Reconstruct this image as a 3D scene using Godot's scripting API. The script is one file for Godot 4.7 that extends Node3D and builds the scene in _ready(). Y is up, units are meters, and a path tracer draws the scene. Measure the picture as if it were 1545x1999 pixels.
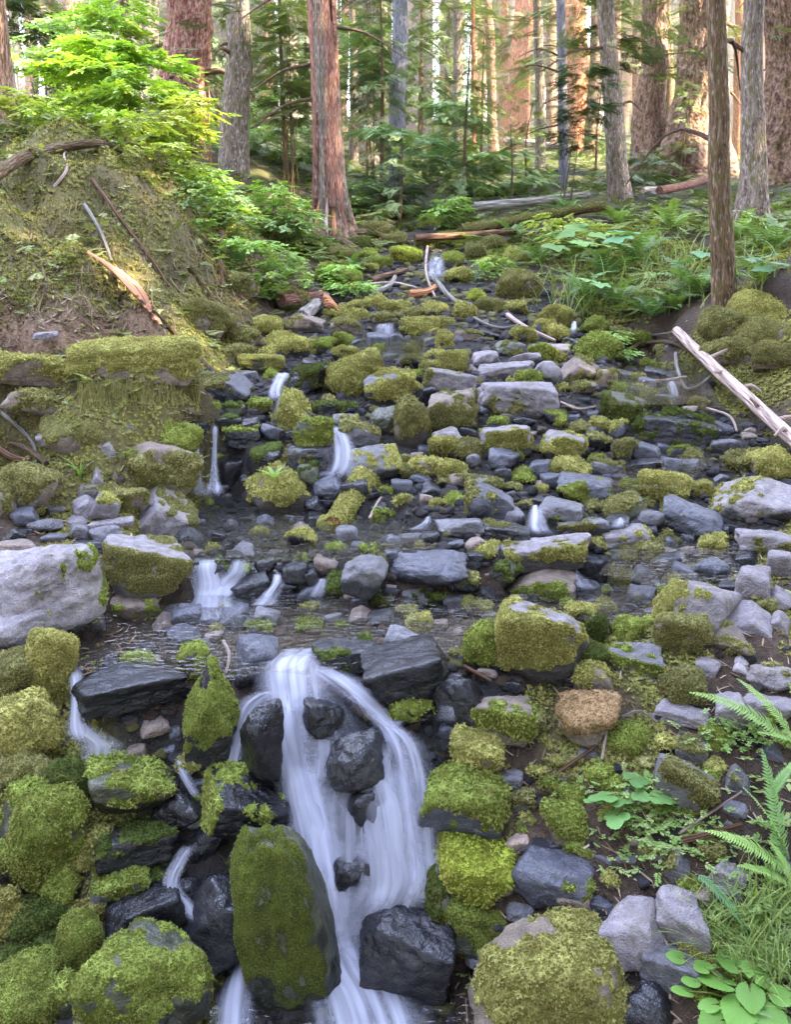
extends Node3D
# A mossy mountain creek in a conifer forest. Metres, y up, looking up the creek along -z.

const EYE := Vector3(0, 4.0, 0)
const FOCAL := 1570.0          # focal length in pixels of the 1545 x 1999 photograph
const PITCH := 0.314159        # the camera looks 18 degrees down
var cp := cos(PITCH)
var sp := sin(PITCH)
var rng := RandomNumberGenerator.new()
var taken := {}
var mats := {}

func _ready() -> void:
	# ---------------------------------------------------------------- camera
	var cam := Camera3D.new()
	cam.name = "camera"
	cam.position = EYE
	cam.rotation = Vector3(-PITCH, 0, 0)
	cam.fov = rad_to_deg(2.0 * atan(999.5 / FOCAL))
	cam.near = 0.05
	cam.far = 400.0
	add_child(cam)
	# ---------------------------------------------------------------- sky, air, exposure
	var env := Environment.new()
	env.background_mode = Environment.BG_SKY
	var sm := ProceduralSkyMaterial.new()
	sm.sky_top_color = Color(0.76, 0.81, 0.96)
	sm.sky_horizon_color = Color(0.96, 0.97, 1.0)
	sm.sky_curve = 0.25
	sm.ground_bottom_color = Color(0.12, 0.13, 0.08)
	sm.ground_horizon_color = Color(0.3, 0.32, 0.26)
	sm.sky_energy_multiplier = 1.15
	var sky := Sky.new()
	sky.sky_material = sm
	env.sky = sky
	env.tonemap_mode = Environment.TONE_MAPPER_LINEAR
	env.tonemap_exposure = 11.6
	env.sdfgi_enabled = true
	env.ssao_enabled = true
	env.ssil_enabled = true
	env.volumetric_fog_enabled = true
	env.volumetric_fog_density = 0.0
	var we := WorldEnvironment.new()
	we.name = "world_environment"
	we.environment = env
	add_child(we)
	# ---------------------------------------------------------------- sun
	var sun := DirectionalLight3D.new()
	sun.name = "sun"
	sun.light_color = Color(1.0, 0.93, 0.8)
	sun.light_energy = 1.5
	sun.light_angular_distance = 0.6
	sun.shadow_enabled = true
	sun.basis = Basis.looking_at(-SUN)
	add_child(sun)
	rng.seed = 20240611
	make_noises()
	make_materials()
	# ---------------------------------------------------------------- large structure
	build_terrain()
	build_ground()
	build_trees()
	build_canopy()
	build_logs()
	# ---------------------------------------------------------------- rocks, water, plants
	build_rocks()
	build_water()
	build_plants()
	build_details()
	# ---------------------------------------------------------------- sunlit haze between the far trunks
	var air := FogVolume.new()
	air.name = "forest_haze"
	air.size = Vector3(170, 34, 84)
	air.position = Vector3(0, 16, -64)
	var fm := FogMaterial.new()
	fm.density = 0.003
	fm.albedo = Color(0.95, 0.93, 0.86)
	air.material = fm
	add_child(air)
	tag(air, "thin sunlit haze between the far trunks", "", "", "stuff")

const SUN := Vector3(0.70, 0.66, 0.27)      # towards the sun

# ====================================================================== small helpers
func numbered(called: String) -> String:
	if not taken.has(called):
		taken[called] = 0
		return called
	taken[called] += 1
	return "%s_%03d" % [called, taken[called]]

func tag(o: Node3D, label := "", category := "", group := "", kind := "") -> void:
	if label: o.set_meta("label", label)
	if category: o.set_meta("category", category)
	if group: o.set_meta("group", group)
	if kind: o.set_meta("kind", kind)

func thing(called: String, label: String, category: String, where := Vector3.ZERO, group := "") -> Node3D:
	var o := Node3D.new()
	o.name = numbered(called)
	add_child(o, true)
	o.position = where
	tag(o, label, category, group)
	return o

func put(called: String, mesh: Mesh, m: Material, parent: Node = null) -> MeshInstance3D:
	var o := MeshInstance3D.new()
	o.mesh = mesh
	o.material_override = m
	if parent == null:
		o.name = numbered(called)
		add_child(o, true)
	else:
		o.name = called
		parent.add_child(o, true)
	return o

func scatter(called: String, mesh: Mesh, m: Material, where: Array[Transform3D], tints: PackedColorArray, parent: Node = null) -> MultiMeshInstance3D:
	var mm := MultiMesh.new()
	mm.transform_format = MultiMesh.TRANSFORM_3D
	mm.use_colors = true
	mm.mesh = mesh
	mm.instance_count = where.size()
	for i in where.size():
		mm.set_instance_transform(i, where[i])
		mm.set_instance_color(i, tints[i])
	var o := MultiMeshInstance3D.new()
	o.multimesh = mm
	o.material_override = m
	if parent == null:
		o.name = numbered(called)
		add_child(o, true)
	else:
		o.name = called
		parent.add_child(o, true)
	o.set_meta("kind", "stuff")
	return o

func rf(a: float, b: float) -> float:
	return rng.randf_range(a, b)

# direction of the photograph's point (px, py) with a length of one along the lens axis
func look(px: float, py: float) -> Vector3:
	var x := (px - 772.5) / FOCAL
	var y := (999.5 - py) / FOCAL
	return Vector3(x, y * cp - sp, -(cp + y * sp))

# the place at a horizontal distance of d metres before the camera
func at(px: float, py: float, d: float) -> Vector3:
	var v := look(px, py)
	return EYE + v * (d / -v.z)

# the place where the line of sight meets the ground (raised by lift)
func hit(px: float, py: float, lift := 0.0) -> Vector3:
	var v := look(px, py)
	v /= -v.z
	var d := 1.2
	while d < 150.0:
		var p := EYE + v * d
		if p.y < H(p.x, p.z) + lift:
			break
		d *= 1.02
	var lo := d / 1.02
	for i in 8:
		var mid := (lo + d) * 0.5
		var p := EYE + v * mid
		if p.y < H(p.x, p.z) + lift:
			d = mid
		else:
			lo = mid
	return EYE + v * d

# px size of one metre at a place
func px_per_m(p: Vector3) -> float:
	var r := p - EYE
	return FOCAL / (-r.y * sp - r.z * cp)

# mesh from plain arrays
func mesh_of(v: PackedVector3Array, n: PackedVector3Array, idx: PackedInt32Array, c := PackedColorArray(), uv := PackedVector2Array()) -> ArrayMesh:
	var a := []
	a.resize(Mesh.ARRAY_MAX)
	a[Mesh.ARRAY_VERTEX] = v
	a[Mesh.ARRAY_NORMAL] = n
	a[Mesh.ARRAY_INDEX] = idx
	if c.size(): a[Mesh.ARRAY_COLOR] = c
	if uv.size(): a[Mesh.ARRAY_TEX_UV] = uv
	var m := ArrayMesh.new()
	m.add_surface_from_arrays(Mesh.PRIMITIVE_TRIANGLES, a)
	return m

# area-weighted vertex normals; triangles run clockwise seen from outside
func normals_of(v: PackedVector3Array, idx: PackedInt32Array) -> PackedVector3Array:
	var n := PackedVector3Array()
	n.resize(v.size())
	for t in range(0, idx.size(), 3):
		var a := idx[t]
		var b := idx[t + 1]
		var c := idx[t + 2]
		var f := (v[c] - v[a]).cross(v[b] - v[a])
		n[a] += f
		n[b] += f
		n[c] += f
	for i in n.size():
		n[i] = n[i].normalized()
	return n

func grid_index(nu: int, nv: int) -> PackedInt32Array:
	var idx := PackedInt32Array()
	idx.resize((nu - 1) * (nv - 1) * 6)
	var k := 0
	for j in nv - 1:
		for i in nu - 1:
			var a := j * nu + i
			idx[k] = a; idx[k + 1] = a + nu; idx[k + 2] = a + 1
			idx[k + 3] = a + 1; idx[k + 4] = a + nu; idx[k + 5] = a + nu + 1
			k += 6
	return idx

# a tube of rings along a path; radius per point; uv u runs round, v in metres along
func tube(path: PackedVector3Array, radius: PackedFloat32Array, sides: int, rough := 0.0, seed_at := 0.0, close := true) -> ArrayMesh:
	var v := PackedVector3Array()
	var uv := PackedVector2Array()
	var along := 0.0
	var side := Vector3.RIGHT
	for i in path.size():
		var dirv := (path[mini(i + 1, path.size() - 1)] - path[maxi(i - 1, 0)]).normalized()
		if i: along += path[i].distance_to(path[i - 1])
		if absf(dirv.dot(side)) > 0.95: side = Vector3.FORWARD if absf(dirv.dot(Vector3.FORWARD)) < 0.9 else Vector3.UP
		side = (side - dirv * side.dot(dirv)).normalized()
		var up := dirv.cross(side)
		for s in sides + 1:
			var an := TAU * (s % sides) / sides
			var o := side * cos(an) + up * sin(an)
			var r := radius[i]
			if rough > 0.0:
				r *= 1.0 + rough * n_rough.get_noise_3d(cos(an) * 60.0 + seed_at * 91.0, sin(an) * 60.0, along * 30.0 / maxf(radius[i] * 8.0, 0.05))
			v.append(path[i] + o * r)
			uv.append(Vector2(float(s) / sides, along))
	var idx := grid_index(sides + 1, path.size())
	var n := normals_of(v, idx)
	for i in path.size():        # join the seam
		var a := i * (sides + 1)
		var m := (n[a] + n[a + sides]).normalized()
		n[a] = m
		n[a + sides] = m
	if n.size() and (v[0] - path[0]).dot(n[0]) < 0.0:
		for t in range(0, idx.size(), 3):
			var q := idx[t + 1]
			idx[t + 1] = idx[t + 2]
			idx[t + 2] = q
		for i in n.size(): n[i] = -n[i]
	if close:
		for e in 2:
			var i := 0 if e == 0 else path.size() - 1
			var c := v.size()
			var d := (path[0] - path[1]).normalized() if e == 0 else (path[i] - path[i - 1]).normalized()
			v.append(path[i]); n.append(d); uv.append(Vector2(0.5, 0.5))
			for s in sides + 1:
				v.append(v[i * (sides + 1) + s]); n.append(d); uv.append(Vector2(0.5 + 0.3 * cos(TAU * s / sides), 0.5 + 0.3 * sin(TAU * s / sides)))
			for s in sides:
				var a := c + 1 + s
				var f := (v[a] - v[c]).cross(v[a + 1] - v[c])
				if f.dot(d) > 0.0: idx.append_array([c, a + 1, a])
				else: idx.append_array([c, a, a + 1])
	return mesh_of(v, n, idx, PackedColorArray(), uv)

func curve(points: Array, steps: int) -> PackedVector3Array:
	var c := Curve3D.new()
	for i in points.size():
		var a: Vector3 = points[maxi(i - 1, 0)]
		var b: Vector3 = points[mini(i + 1, points.size() - 1)]
		var t := (b - a) / 6.0
		c.add_point(points[i], -t, t)
	c.bake_interval = maxf(c.get_baked_length() / 400.0, 0.002)
	var out := PackedVector3Array()
	for i in steps + 1:
		out.append(c.sample_baked(c.get_baked_length() * i / steps, true))
	return out

# ====================================================================== noises and materials
var n_rough := FastNoiseLite.new()
var n_big := FastNoiseLite.new()
var n_mid := FastNoiseLite.new()
var n_fine := FastNoiseLite.new()
var n_moss := FastNoiseLite.new()

func make_noises() -> void:
	var k := 1
	for n: FastNoiseLite in [n_rough, n_big, n_mid, n_fine, n_moss]:
		n.noise_type = FastNoiseLite.TYPE_SIMPLEX_SMOOTH
		n.seed = 77 * k
		k += 1
		n.fractal_type = FastNoiseLite.FRACTAL_FBM
	n_rough.frequency = 0.02
	n_rough.fractal_octaves = 3
	n_big.frequency = 0.35
	n_big.fractal_octaves = 3
	n_mid.frequency = 1.7
	n_mid.fractal_octaves = 4
	n_fine.frequency = 7.0
	n_fine.fractal_octaves = 3
	n_moss.frequency = 3.0
	n_moss.fractal_octaves = 3

func noise_image(seed_at: int, w: int, h: int, freq: float, octaves: int, ridged := false, cell := false) -> Image:
	var n := FastNoiseLite.new()
	n.seed = seed_at
	n.frequency = freq
	n.noise_type = FastNoiseLite.TYPE_CELLULAR if cell else FastNoiseLite.TYPE_SIMPLEX_SMOOTH
	n.fractal_type = FastNoiseLite.FRACTAL_RIDGED if ridged else FastNoiseLite.FRACTAL_FBM
	n.fractal_octaves = octaves
	if cell: n.cellular_return_type = FastNoiseLite.RETURN_DISTANCE2_SUB
	var im := n.get_seamless_image(w, h)
	im.convert(Image.FORMAT_RGBA8)
	return im

# maps grey to a run of colours (sRGB)
func toned(im: Image, ramp: Array) -> Image:
	var lut: Array[Color] = []
	for i in 256:
		var f := i / 255.0 * (ramp.size() - 1)
		var a := mini(int(f), ramp.size() - 2)
		lut.append((ramp[a] as Color).lerp(ramp[a + 1], f - a))
	var data := im.get_data()
	for i in range(0, data.size(), 4):
		var c := lut[data[i]]
		data[i] = int(c.r * 255.0); data[i + 1] = int(c.g * 255.0); data[i + 2] = int(c.b * 255.0)
	return Image.create_from_data(im.get_width(), im.get_height(), false, Image.FORMAT_RGBA8, data)

func mix_images(a: Image, b: Image, share: float) -> Image:
	var da := a.get_data()
	var db := b.get_data()
	for i in da.size():
		da[i] = int(lerpf(da[i], db[i], share))
	return Image.create_from_data(a.get_width(), a.get_height(), false, Image.FORMAT_RGBA8, da)

# patches of another colour where a second grey image is bright
func spotted(im: Image, where: Image, c: Color, lo: float, hi: float, most: float) -> Image:
	var a := im.get_data()
	var b := where.get_data()
	for i in range(0, a.size(), 4):
		var k := smoothstep(lo, hi, float(b[i])) * most
		if k > 0.0:
			a[i] = int(lerpf(a[i], c.r * 255.0, k))
			a[i + 1] = int(lerpf(a[i + 1], c.g * 255.0, k))
			a[i + 2] = int(lerpf(a[i + 2], c.b * 255.0, k))
	return Image.create_from_data(im.get_width(), im.get_height(), false, Image.FORMAT_RGBA8, a)

func tex(im: Image) -> ImageTexture:
	return ImageTexture.create_from_image(im)

func base_mat(called: String, rough: float, vertex := true) -> StandardMaterial3D:
	var m := StandardMaterial3D.new()
	m.resource_name = called
	m.roughness = rough
	m.metallic_specular = 0.45
	m.vertex_color_use_as_albedo = vertex
	mats[called] = m
	return m

func grey(v: float) -> Color:
	return Color(v, v, v)

func make_materials() -> void:
	# stone: speckle and blotches around white, multiplied with the vertex colour
	var blot := noise_image(5, 512, 512, 0.012, 5)
	var speck := noise_image(6, 512, 512, 0.11, 3)
	var stone := mix_images(blot, speck, 0.45)
	var stone_c := tex(toned(stone, [Color(0.42, 0.4, 0.42), Color(0.68, 0.67, 0.69), Color(0.84, 0.83, 0.84), Color(0.98, 0.97, 0.95), Color(1, 1, 1)]))
	var crack := noise_image(9, 512, 512, 0.02, 4, true)
	var stone_h := tex(mix_images(stone, crack, 0.35))
	var stone_r := tex(toned(stone, [grey(0.75), grey(1.0)]))
	for k in [["stone_dry", 0.85, 2.2], ["stone_wet", 0.34, 1.6], ["stone_glossy", 0.16, 1.2]]:
		var m := base_mat(k[0], k[1])
		m.albedo_texture = stone_c
		m.roughness_texture = stone_r
		m.heightmap_enabled = true
		m.heightmap_texture = stone_h
		m.heightmap_scale = k[2]
		m.uv1_triplanar = true
		m.uv1_scale = Vector3.ONE * 2.3
	# moss cushion beneath the tufts
	var mh := mix_images(noise_image(11, 512, 512, 0.06, 4), noise_image(12, 512, 512, 0.2, 2), 0.4)
	var moss_c := tex(toned(mh, [Color(0.3, 0.3, 0.24), Color(0.62, 0.62, 0.5), Color(0.9, 0.9, 0.85), Color(1, 1, 1)]))
	var mm := base_mat("moss_mat", 0.95)
	mm.albedo_texture = moss_c
	mm.heightmap_enabled = true
	mm.heightmap_texture = tex(mh)
	mm.heightmap_scale = 2.5
	mm.uv1_triplanar = true
	mm.uv1_scale = Vector3.ONE * 3.0
	mm.metallic_specular = 0.2
	# tufts and leaves: colour comes from the mesh and from each copy
	var tf := base_mat("tuft", 0.9)
	tf.metallic_specular = 0.15
	tf.backlight_enabled = true
	tf.backlight = Color(0.5, 0.5, 0.3)
	var lf := base_mat("leaf", 0.55)
	lf.metallic_specular = 0.35
	lf.backlight_enabled = true
	lf.backlight = Color(0.8, 0.85, 0.5)
	var nd := base_mat("needle", 0.7)
	nd.metallic_specular = 0.25
	nd.backlight_enabled = true
	nd.backlight = Color(0.55, 0.6, 0.4)
	# ground
	var gh := mix_images(noise_image(15, 512, 512, 0.03, 5), noise_image(16, 512, 512, 0.14, 3), 0.45)
	var gm := base_mat("ground_mat", 0.92)
	gm.albedo_texture = tex(toned(gh, [Color(0.34, 0.32, 0.3), Color(0.62, 0.6, 0.56), Color(0.86, 0.85, 0.82), Color(1, 1, 1)]))
	gm.heightmap_enabled = true
	gm.heightmap_texture = tex(gh)
	gm.heightmap_scale = 3.0
	gm.uv1_triplanar = true
	gm.uv1_world_triplanar = true
	gm.uv1_scale = Vector3.ONE * 1.7
	# bark: furrows run along the trunk (u round the trunk, v in metres)
	var fur := noise_image(21, 256, 80, 0.035, 5, true)
	fur.resize(512, 512, Image.INTERPOLATE_CUBIC)
	var scal := noise_image(22, 512, 256, 0.05, 4)
	scal.resize(512, 512, Image.INTERPOLATE_CUBIC)
	var bark := mix_images(fur, scal, 0.5)
	var bark_t := tex(bark)
	var lichen := noise_image(41, 512, 512, 0.016, 5)
	var algae := noise_image(42, 512, 512, 0.009, 4)
	var ramps := {
		"bark_brown": [Color(0.14, 0.1, 0.085), Color(0.36, 0.275, 0.235), Color(0.57, 0.465, 0.4), Color(0.76, 0.67, 0.6)],
		"bark_red": [Color(0.18, 0.095, 0.075), Color(0.42, 0.27, 0.235), Color(0.61, 0.46, 0.41), Color(0.8, 0.7, 0.65)],
		"bark_grey": [Color(0.19, 0.16, 0.145), Color(0.4, 0.35, 0.32), Color(0.56, 0.5, 0.46), Color(0.76, 0.7, 0.66)],
		"bark_blue": [Color(0.22, 0.21, 0.23), Color(0.4, 0.39, 0.42), Color(0.54, 0.53, 0.57), Color(0.7, 0.69, 0.73)],
		"bark_cedar": [Color(0.26, 0.15, 0.1), Color(0.5, 0.32, 0.23), Color(0.68, 0.46, 0.35), Color(0.82, 0.64, 0.53)],
		"bark_moss": [Color(0.14, 0.105, 0.075), Color(0.36, 0.285, 0.22), Color(0.52, 0.43, 0.34), Color(0.74, 0.67, 0.57)],
	}
	for k in ramps:
		var m := base_mat(k, 0.9, false)
		var skin := toned(bark, ramps[k])
		skin = spotted(skin, lichen, Color(0.74, 0.71, 0.66), 150.0, 195.0, 0.5 if k in ["bark_grey", "bark_moss"] else 0.22)
		skin = spotted(skin, algae, Color(0.34, 0.36, 0.17), 145.0, 200.0, 0.5 if k in ["bark_moss", "bark_grey"] else 0.22)
		m.albedo_texture = tex(skin)
		m.heightmap_enabled = true
		m.heightmap_texture = bark_t
		m.heightmap_scale = 4.0
		m.uv1_scale = Vector3(2, 0.8, 1)
		m.metallic_specular = 0.2
	# wood without bark
	var gr := noise_image(25, 128, 32, 0.06, 4)
	gr.resize(512, 512, Image.INTERPOLATE_CUBIC)
	for k in [["wood_pale", [Color(0.42, 0.36, 0.34), Color(0.66, 0.58, 0.54), Color(0.82, 0.75, 0.7)]], ["wood_grey", [Color(0.27, 0.26, 0.24), Color(0.46, 0.44, 0.41), Color(0.66, 0.63, 0.6)]],
			["wood_orange", [Color(0.36, 0.22, 0.15), Color(0.62, 0.43, 0.3), Color(0.82, 0.66, 0.5)]], ["wood_brown", [Color(0.16, 0.11, 0.08), Color(0.36, 0.27, 0.21), Color(0.55, 0.44, 0.36)]]]:
		var m := base_mat(k[0], 0.85, false)
		m.albedo_texture = tex(toned(gr, k[1]))
		m.heightmap_enabled = true
		m.heightmap_texture = tex(gr)
		m.heightmap_scale = 1.2
		m.uv1_scale = Vector3(1, 1.1, 1)
		m.metallic_specular = 0.25
	# pool water: a clear brownish pane with small ripples
	var w := base_mat("pool_water", 0.06, false)
	w.transparency = BaseMaterial3D.TRANSPARENCY_ALPHA
	w.albedo_color = Color(0.09, 0.075, 0.05, 0.12)
	var rip := noise_image(31, 512, 512, 0.022, 3)
	rip.bump_map_to_normal_map(6.0)
	w.normal_enabled = true
	w.normal_texture = tex(rip)
	w.normal_scale = 0.8
	w.uv1_triplanar = true
	w.uv1_world_triplanar = true
	w.uv1_scale = Vector3(0.9, 0.9, 2.2)
	# falling water: streaks of white along the flow, see-through between them
	var st := noise_image(33, 256, 24, 0.035, 3)
	st.resize(256, 512, Image.INTERPOLATE_CUBIC)
	var st2 := noise_image(34, 256, 128, 0.014, 4)
	st2.resize(256, 512, Image.INTERPOLATE_CUBIC)
	var both := mix_images(st, st2, 0.5).get_data()
	for i in range(0, both.size(), 4):
		both[i + 3] = int(255.0 * (0.3 + 0.7 * smoothstep(40.0, 215.0, float(both[i]))))
		both[i] = 198; both[i + 1] = 199; both[i + 2] = 212
	var fall := base_mat("falling_water", 0.5)
	fall.transparency = BaseMaterial3D.TRANSPARENCY_ALPHA
	fall.albedo_texture = tex(Image.create_from_data(256, 512, false, Image.FORMAT_RGBA8, both))
	fall.metallic_specular = 0.4
	fall.backlight_enabled = true
	fall.backlight = Color(0.7, 0.72, 0.8)

# ====================================================================== terrain
# Places on the ground: a point of the photograph and its distance. A thin plate is laid over them in (x / d, ln d).
const GROUND_AT := [
	[760, 1999, 2.3], [760, 1900, 2.55], [560, 1960, 2.4], [650, 1700, 2.85], [620, 1500, 3.1], [600, 1330, 3.34], [760, 1310, 3.34], [250, 1300, 3.36],
	[600, 1250, 3.62], [380, 1230, 3.7], [250, 1270, 3.55], [860, 1215, 3.75], [600, 1180, 3.97], [430, 1175, 4.0], [600, 1100, 4.2], [820, 1110, 4.2], [420, 1085, 4.3],
	[480, 1030, 4.78], [620, 1030, 4.78], [760, 1020, 4.75], [400, 985, 5.25], [600, 970, 5.25], [430, 850, 5.5], [700, 880, 5.75], [560, 830, 5.85], [850, 900, 5.65], [700, 760, 6.7], [880, 780, 6.5], [1000, 760, 6.7],
	[750, 680, 7.9], [1000, 680, 7.9], [780, 600, 9.6], [950, 600, 9.6], [850, 545, 11.5], [850, 500, 13.0], [850, 440, 16.0], [850, 380, 20.0], [850, 310, 31.0], [850, 270, 48.0], [850, 235, 90.0],
	[1500, 1950, 2.15], [1200, 1920, 2.32], [960, 1960, 2.35], [1450, 1700, 2.5], [1200, 1620, 2.72], [950, 1650, 2.8], [930, 1450, 3.08], [1300, 1400, 3.1], [1500, 1400, 3.05], [1400, 1260, 3.45], [1150, 1280, 3.45], [1500, 1120, 4.05],
	[1230, 1180, 3.95], [1100, 1150, 4.05], [1350, 1090, 4.35], [1100, 1010, 4.9], [1300, 1040, 4.65], [1500, 960, 5.15], [1200, 890, 5.75], [1500, 850, 6.1], [1250, 760, 6.95], [1400, 780, 6.85], [1270, 725, 7.3], [1440, 740, 7.2], [1520, 660, 7.25], [1500, 560, 7.9], [1420, 600, 8.1],
	[1290, 660, 8.6], [1180, 625, 9.3], [1200, 530, 10.8], [1050, 540, 11.3], [1300, 455, 12.8], [1500, 435, 13.3], [1200, 395, 17.3], [1000, 410, 17.5], [1480, 350, 22.0], [1400, 335, 24.0], [1100, 330, 26.0], [1000, 300, 34.0], [1300, 282, 42.0], [1200, 240, 90.0], [1480, 260, 60.0],
	[60, 1960, 2.35], [250, 1950, 2.4], [100, 1760, 2.7], [330, 1680, 2.85], [100, 1560, 2.95], [260, 1440, 3.15], [40, 1400, 3.1], [60, 1260, 3.5], [100, 1160, 3.85], [80, 1060, 4.3], [240, 1050, 4.45], [170, 985, 4.75], [300, 970, 4.95], [50, 910, 4.9], [150, 810, 5.2], [330, 850, 5.45], [90, 700, 5.5], [20, 652, 5.85], [300, 650, 6.3],
	[330, 735, 5.75], [350, 800, 5.8], [400, 715, 6.9], [455, 665, 8.0], [520, 590, 9.6], [600, 530, 11.5], [640, 455, 14.0], [0, 605, 6.2], [0, 460, 7.0], [150, 505, 7.3], [100, 340, 8.3], [180, 285, 8.9], [310, 330, 9.6], [370, 430, 9.5], [440, 500, 9.6], [250, 585, 7.3], [0, 295, 9.6], [60, 262, 14.0], [400, 250, 20.0], [450, 330, 18.0], [550, 380, 17.0], [700, 350, 22.0], [300, 240, 34.0], [500, 250, 50.0], [400, 215, 90.0],
]
var tps_p: Array[Vector2] = []
var tps_w := PackedFloat64Array()
const NU := 101
const NV := 120
const U_MAX := 0.78
var v_lo := log(1.6)
var v_hi := log(95.0)
var relief := PackedFloat32Array()

func build_terrain() -> void:
	var ys := PackedFloat64Array()
	for g in GROUND_AT:
		var p := at(g[0], g[1], g[2])
		tps_p.append(Vector2(p.x / g[2] * 1.6, log(g[2])))
		ys.append(p.y)
	for s in [-1.0, 1.0]:       # well beside the frame the banks run on
		for d in [1.9, 2.6, 3.4, 4.5, 6.0, 8.0, 12.0, 20.0, 40.0, 90.0]:
			var edge := 25.0 if s < 0.0 else 1520.0
			var best := 0
			var bd := 1e9
			for i in GROUND_AT.size():
				var q := absf(log(GROUND_AT[i][2] / d)) * 4.0 + absf(GROUND_AT[i][0] - edge) / 300.0
				if q < bd:
					bd = q
					best = i
			tps_p.append(Vector2(s * U_MAX * 1.6, log(d)))
			ys.append(ys[best] + 0.12 * d * 0.35)
	var n := tps_p.size()
	var size := n + 3
	var a: Array[PackedFloat64Array] = []
	for i in size:
		var row := PackedFloat64Array()
		row.resize(size + 1)
		for j in size:
			if i < n and j < n:
				row[j] = tps_k(tps_p[i].distance_squared_to(tps_p[j])) + (0.003 if i == j else 0.0)
			elif i < n:
				row[j] = [1.0, tps_p[i].x, tps_p[i].y][j - n]
			elif j < n:
				row[j] = [1.0, tps_p[j].x, tps_p[j].y][i - n]
		row[size] = ys[i] if i < n else 0.0
		a.append(row)
	for c in size:
		var piv := c
		for r in range(c + 1, size):
			if absf(a[r][c]) > absf(a[piv][c]): piv = r
		var t := a[c]
		a[c] = a[piv]
		a[piv] = t
		var pr := a[c]
		for r in range(c + 1, size):
			var f := a[r][c] / pr[c]
			if f != 0.0:
				var rr := a[r]
				for k in range(c, size + 1): rr[k] -= f * pr[k]
				a[r] = rr
	tps_w.resize(size)
	for c in range(size - 1, -1, -1):
		var s := a[c][size]
		for k in range(c + 1, size): s -= a[c][k] * tps_w[k]
		tps_w[c] = s / a[c][c]
	relief.resize(NU * NV)
	for j in NV:
		for i in NU:
			var q := Vector2(lerpf(-U_MAX, U_MAX, float(i) / (NU - 1)) * 1.6, lerpf(v_lo, v_hi, float(j) / (NV - 1)))
			var y := tps_w[n] + tps_w[n + 1] * q.x + tps_w[n + 2] * q.y
			for k in n: y += tps_w[k] * tps_k(q.distance_squared_to(tps_p[k]))
			relief[j * NU + i] = y
	for p in POOLS:      # the bed lies lower under each pool
		var shape := pool_shape(p)
		var level := at(772.5, p[1], p[2]).y
		for j in NV:
			var dist := exp(lerpf(v_lo, v_hi, float(j) / (NV - 1)))
			if dist > 9.0: break
			for i in NU:
				var q := Vector2(lerpf(-U_MAX, U_MAX, float(i) / (NU - 1)) * dist, -dist)
				if Geometry2D.is_point_in_polygon(q, shape): relief[j * NU + i] = minf(relief[j * NU + i], level - p[3])

func tps_k(r2: float) -> float:
	return 0.0 if r2 < 1e-12 else 0.5 * r2 * log(r2)

# height of the smooth ground
func H0(x: float, z: float) -> float:
	var d := maxf(-z, 1.6)
	var fu := (clampf(x / d, -U_MAX, U_MAX) / U_MAX * 0.5 + 0.5) * (NU - 1)
	var fv := clampf((log(d) - v_lo) / (v_hi - v_lo), 0.0, 1.0) * (NV - 1)
	var i := mini(int(fu), NU - 2)
	var j := mini(int(fv), NV - 2)
	fu -= i
	fv -= j
	var k := j * NU + i
	return lerpf(lerpf(relief[k], relief[k + 1], fu), lerpf(relief[k + NU], relief[k + NU + 1], fu), fv)

# the creek bed between its banks, as fractions x / d at a distance: [d, from, to]
const BED := [[1.6, -0.3, 0.06], [2.4, -0.27, 0.08], [2.9, -0.38, 0.06], [3.3, -0.44, 0.16], [3.7, -0.34, 0.32], [4.2, -0.28, 0.42], [5.0, -0.27, 0.55], [5.6, -0.23, 0.5], [6.5, -0.24, 0.42], [7.5, -0.18, 0.36], [9.5, -0.1, 0.24], [11.0, -0.07, 0.12], [13.0, -0.03, 0.07], [14.5, 0.02, 0.05], [20.0, 0.04, 0.041]]
func in_bed(x: float, z: float) -> float:      # 1 in the creek bed, 0 on the banks
	var d := -z
	if d < BED[0][0] or d > 19.9: return 0.0
	var k := 0
	while d > BED[k + 1][0]: k += 1
	var f: float = (d - BED[k][0]) / (BED[k + 1][0] - BED[k][0])
	var lo: float = lerpf(BED[k][1], BED[k + 1][1], f)
	var hi: float = lerpf(BED[k][2], BED[k + 1][2], f)
	var u := x / d + 0.03 * n_mid.get_noise_2d(x * 0.8, z * 0.8)
	return smoothstep(-0.03, 0.02, u - lo) * smoothstep(-0.03, 0.02, hi - u)

func H(x: float, z: float) -> float:
	var d := maxf(-z, 1.6)
	var bump := 0.1 * n_big.get_noise_2d(x * 2.0, z * 2.0) * clampf(d / 9.0, 0.25, 1.6) + 0.035 * n_mid.get_noise_2d(x * 1.6, z * 1.6)
	var left := smoothstep(-0.17, -0.27, x / d) * smoothstep(4.3, 5.2, d) * smoothstep(14.0, 10.0, d)
	if left > 0.0: bump += left * (0.34 * n_big.get_noise_2d(x * 3.1 + 11.0, z * 3.1) + 0.1 * n_mid.get_noise_2d(x * 1.3, z * 1.3 + 30.0))
	return H0(x, z) + bump * (1.0 - 0.8 * in_bed(x, z))

func slope_normal(x: float, z: float) -> Vector3:
	var e := 0.05
	return Vector3(H(x - e, z) - H(x + e, z), 2.0 * e, H(x, z - e) - H(x, z + e)).normalized()

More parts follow.
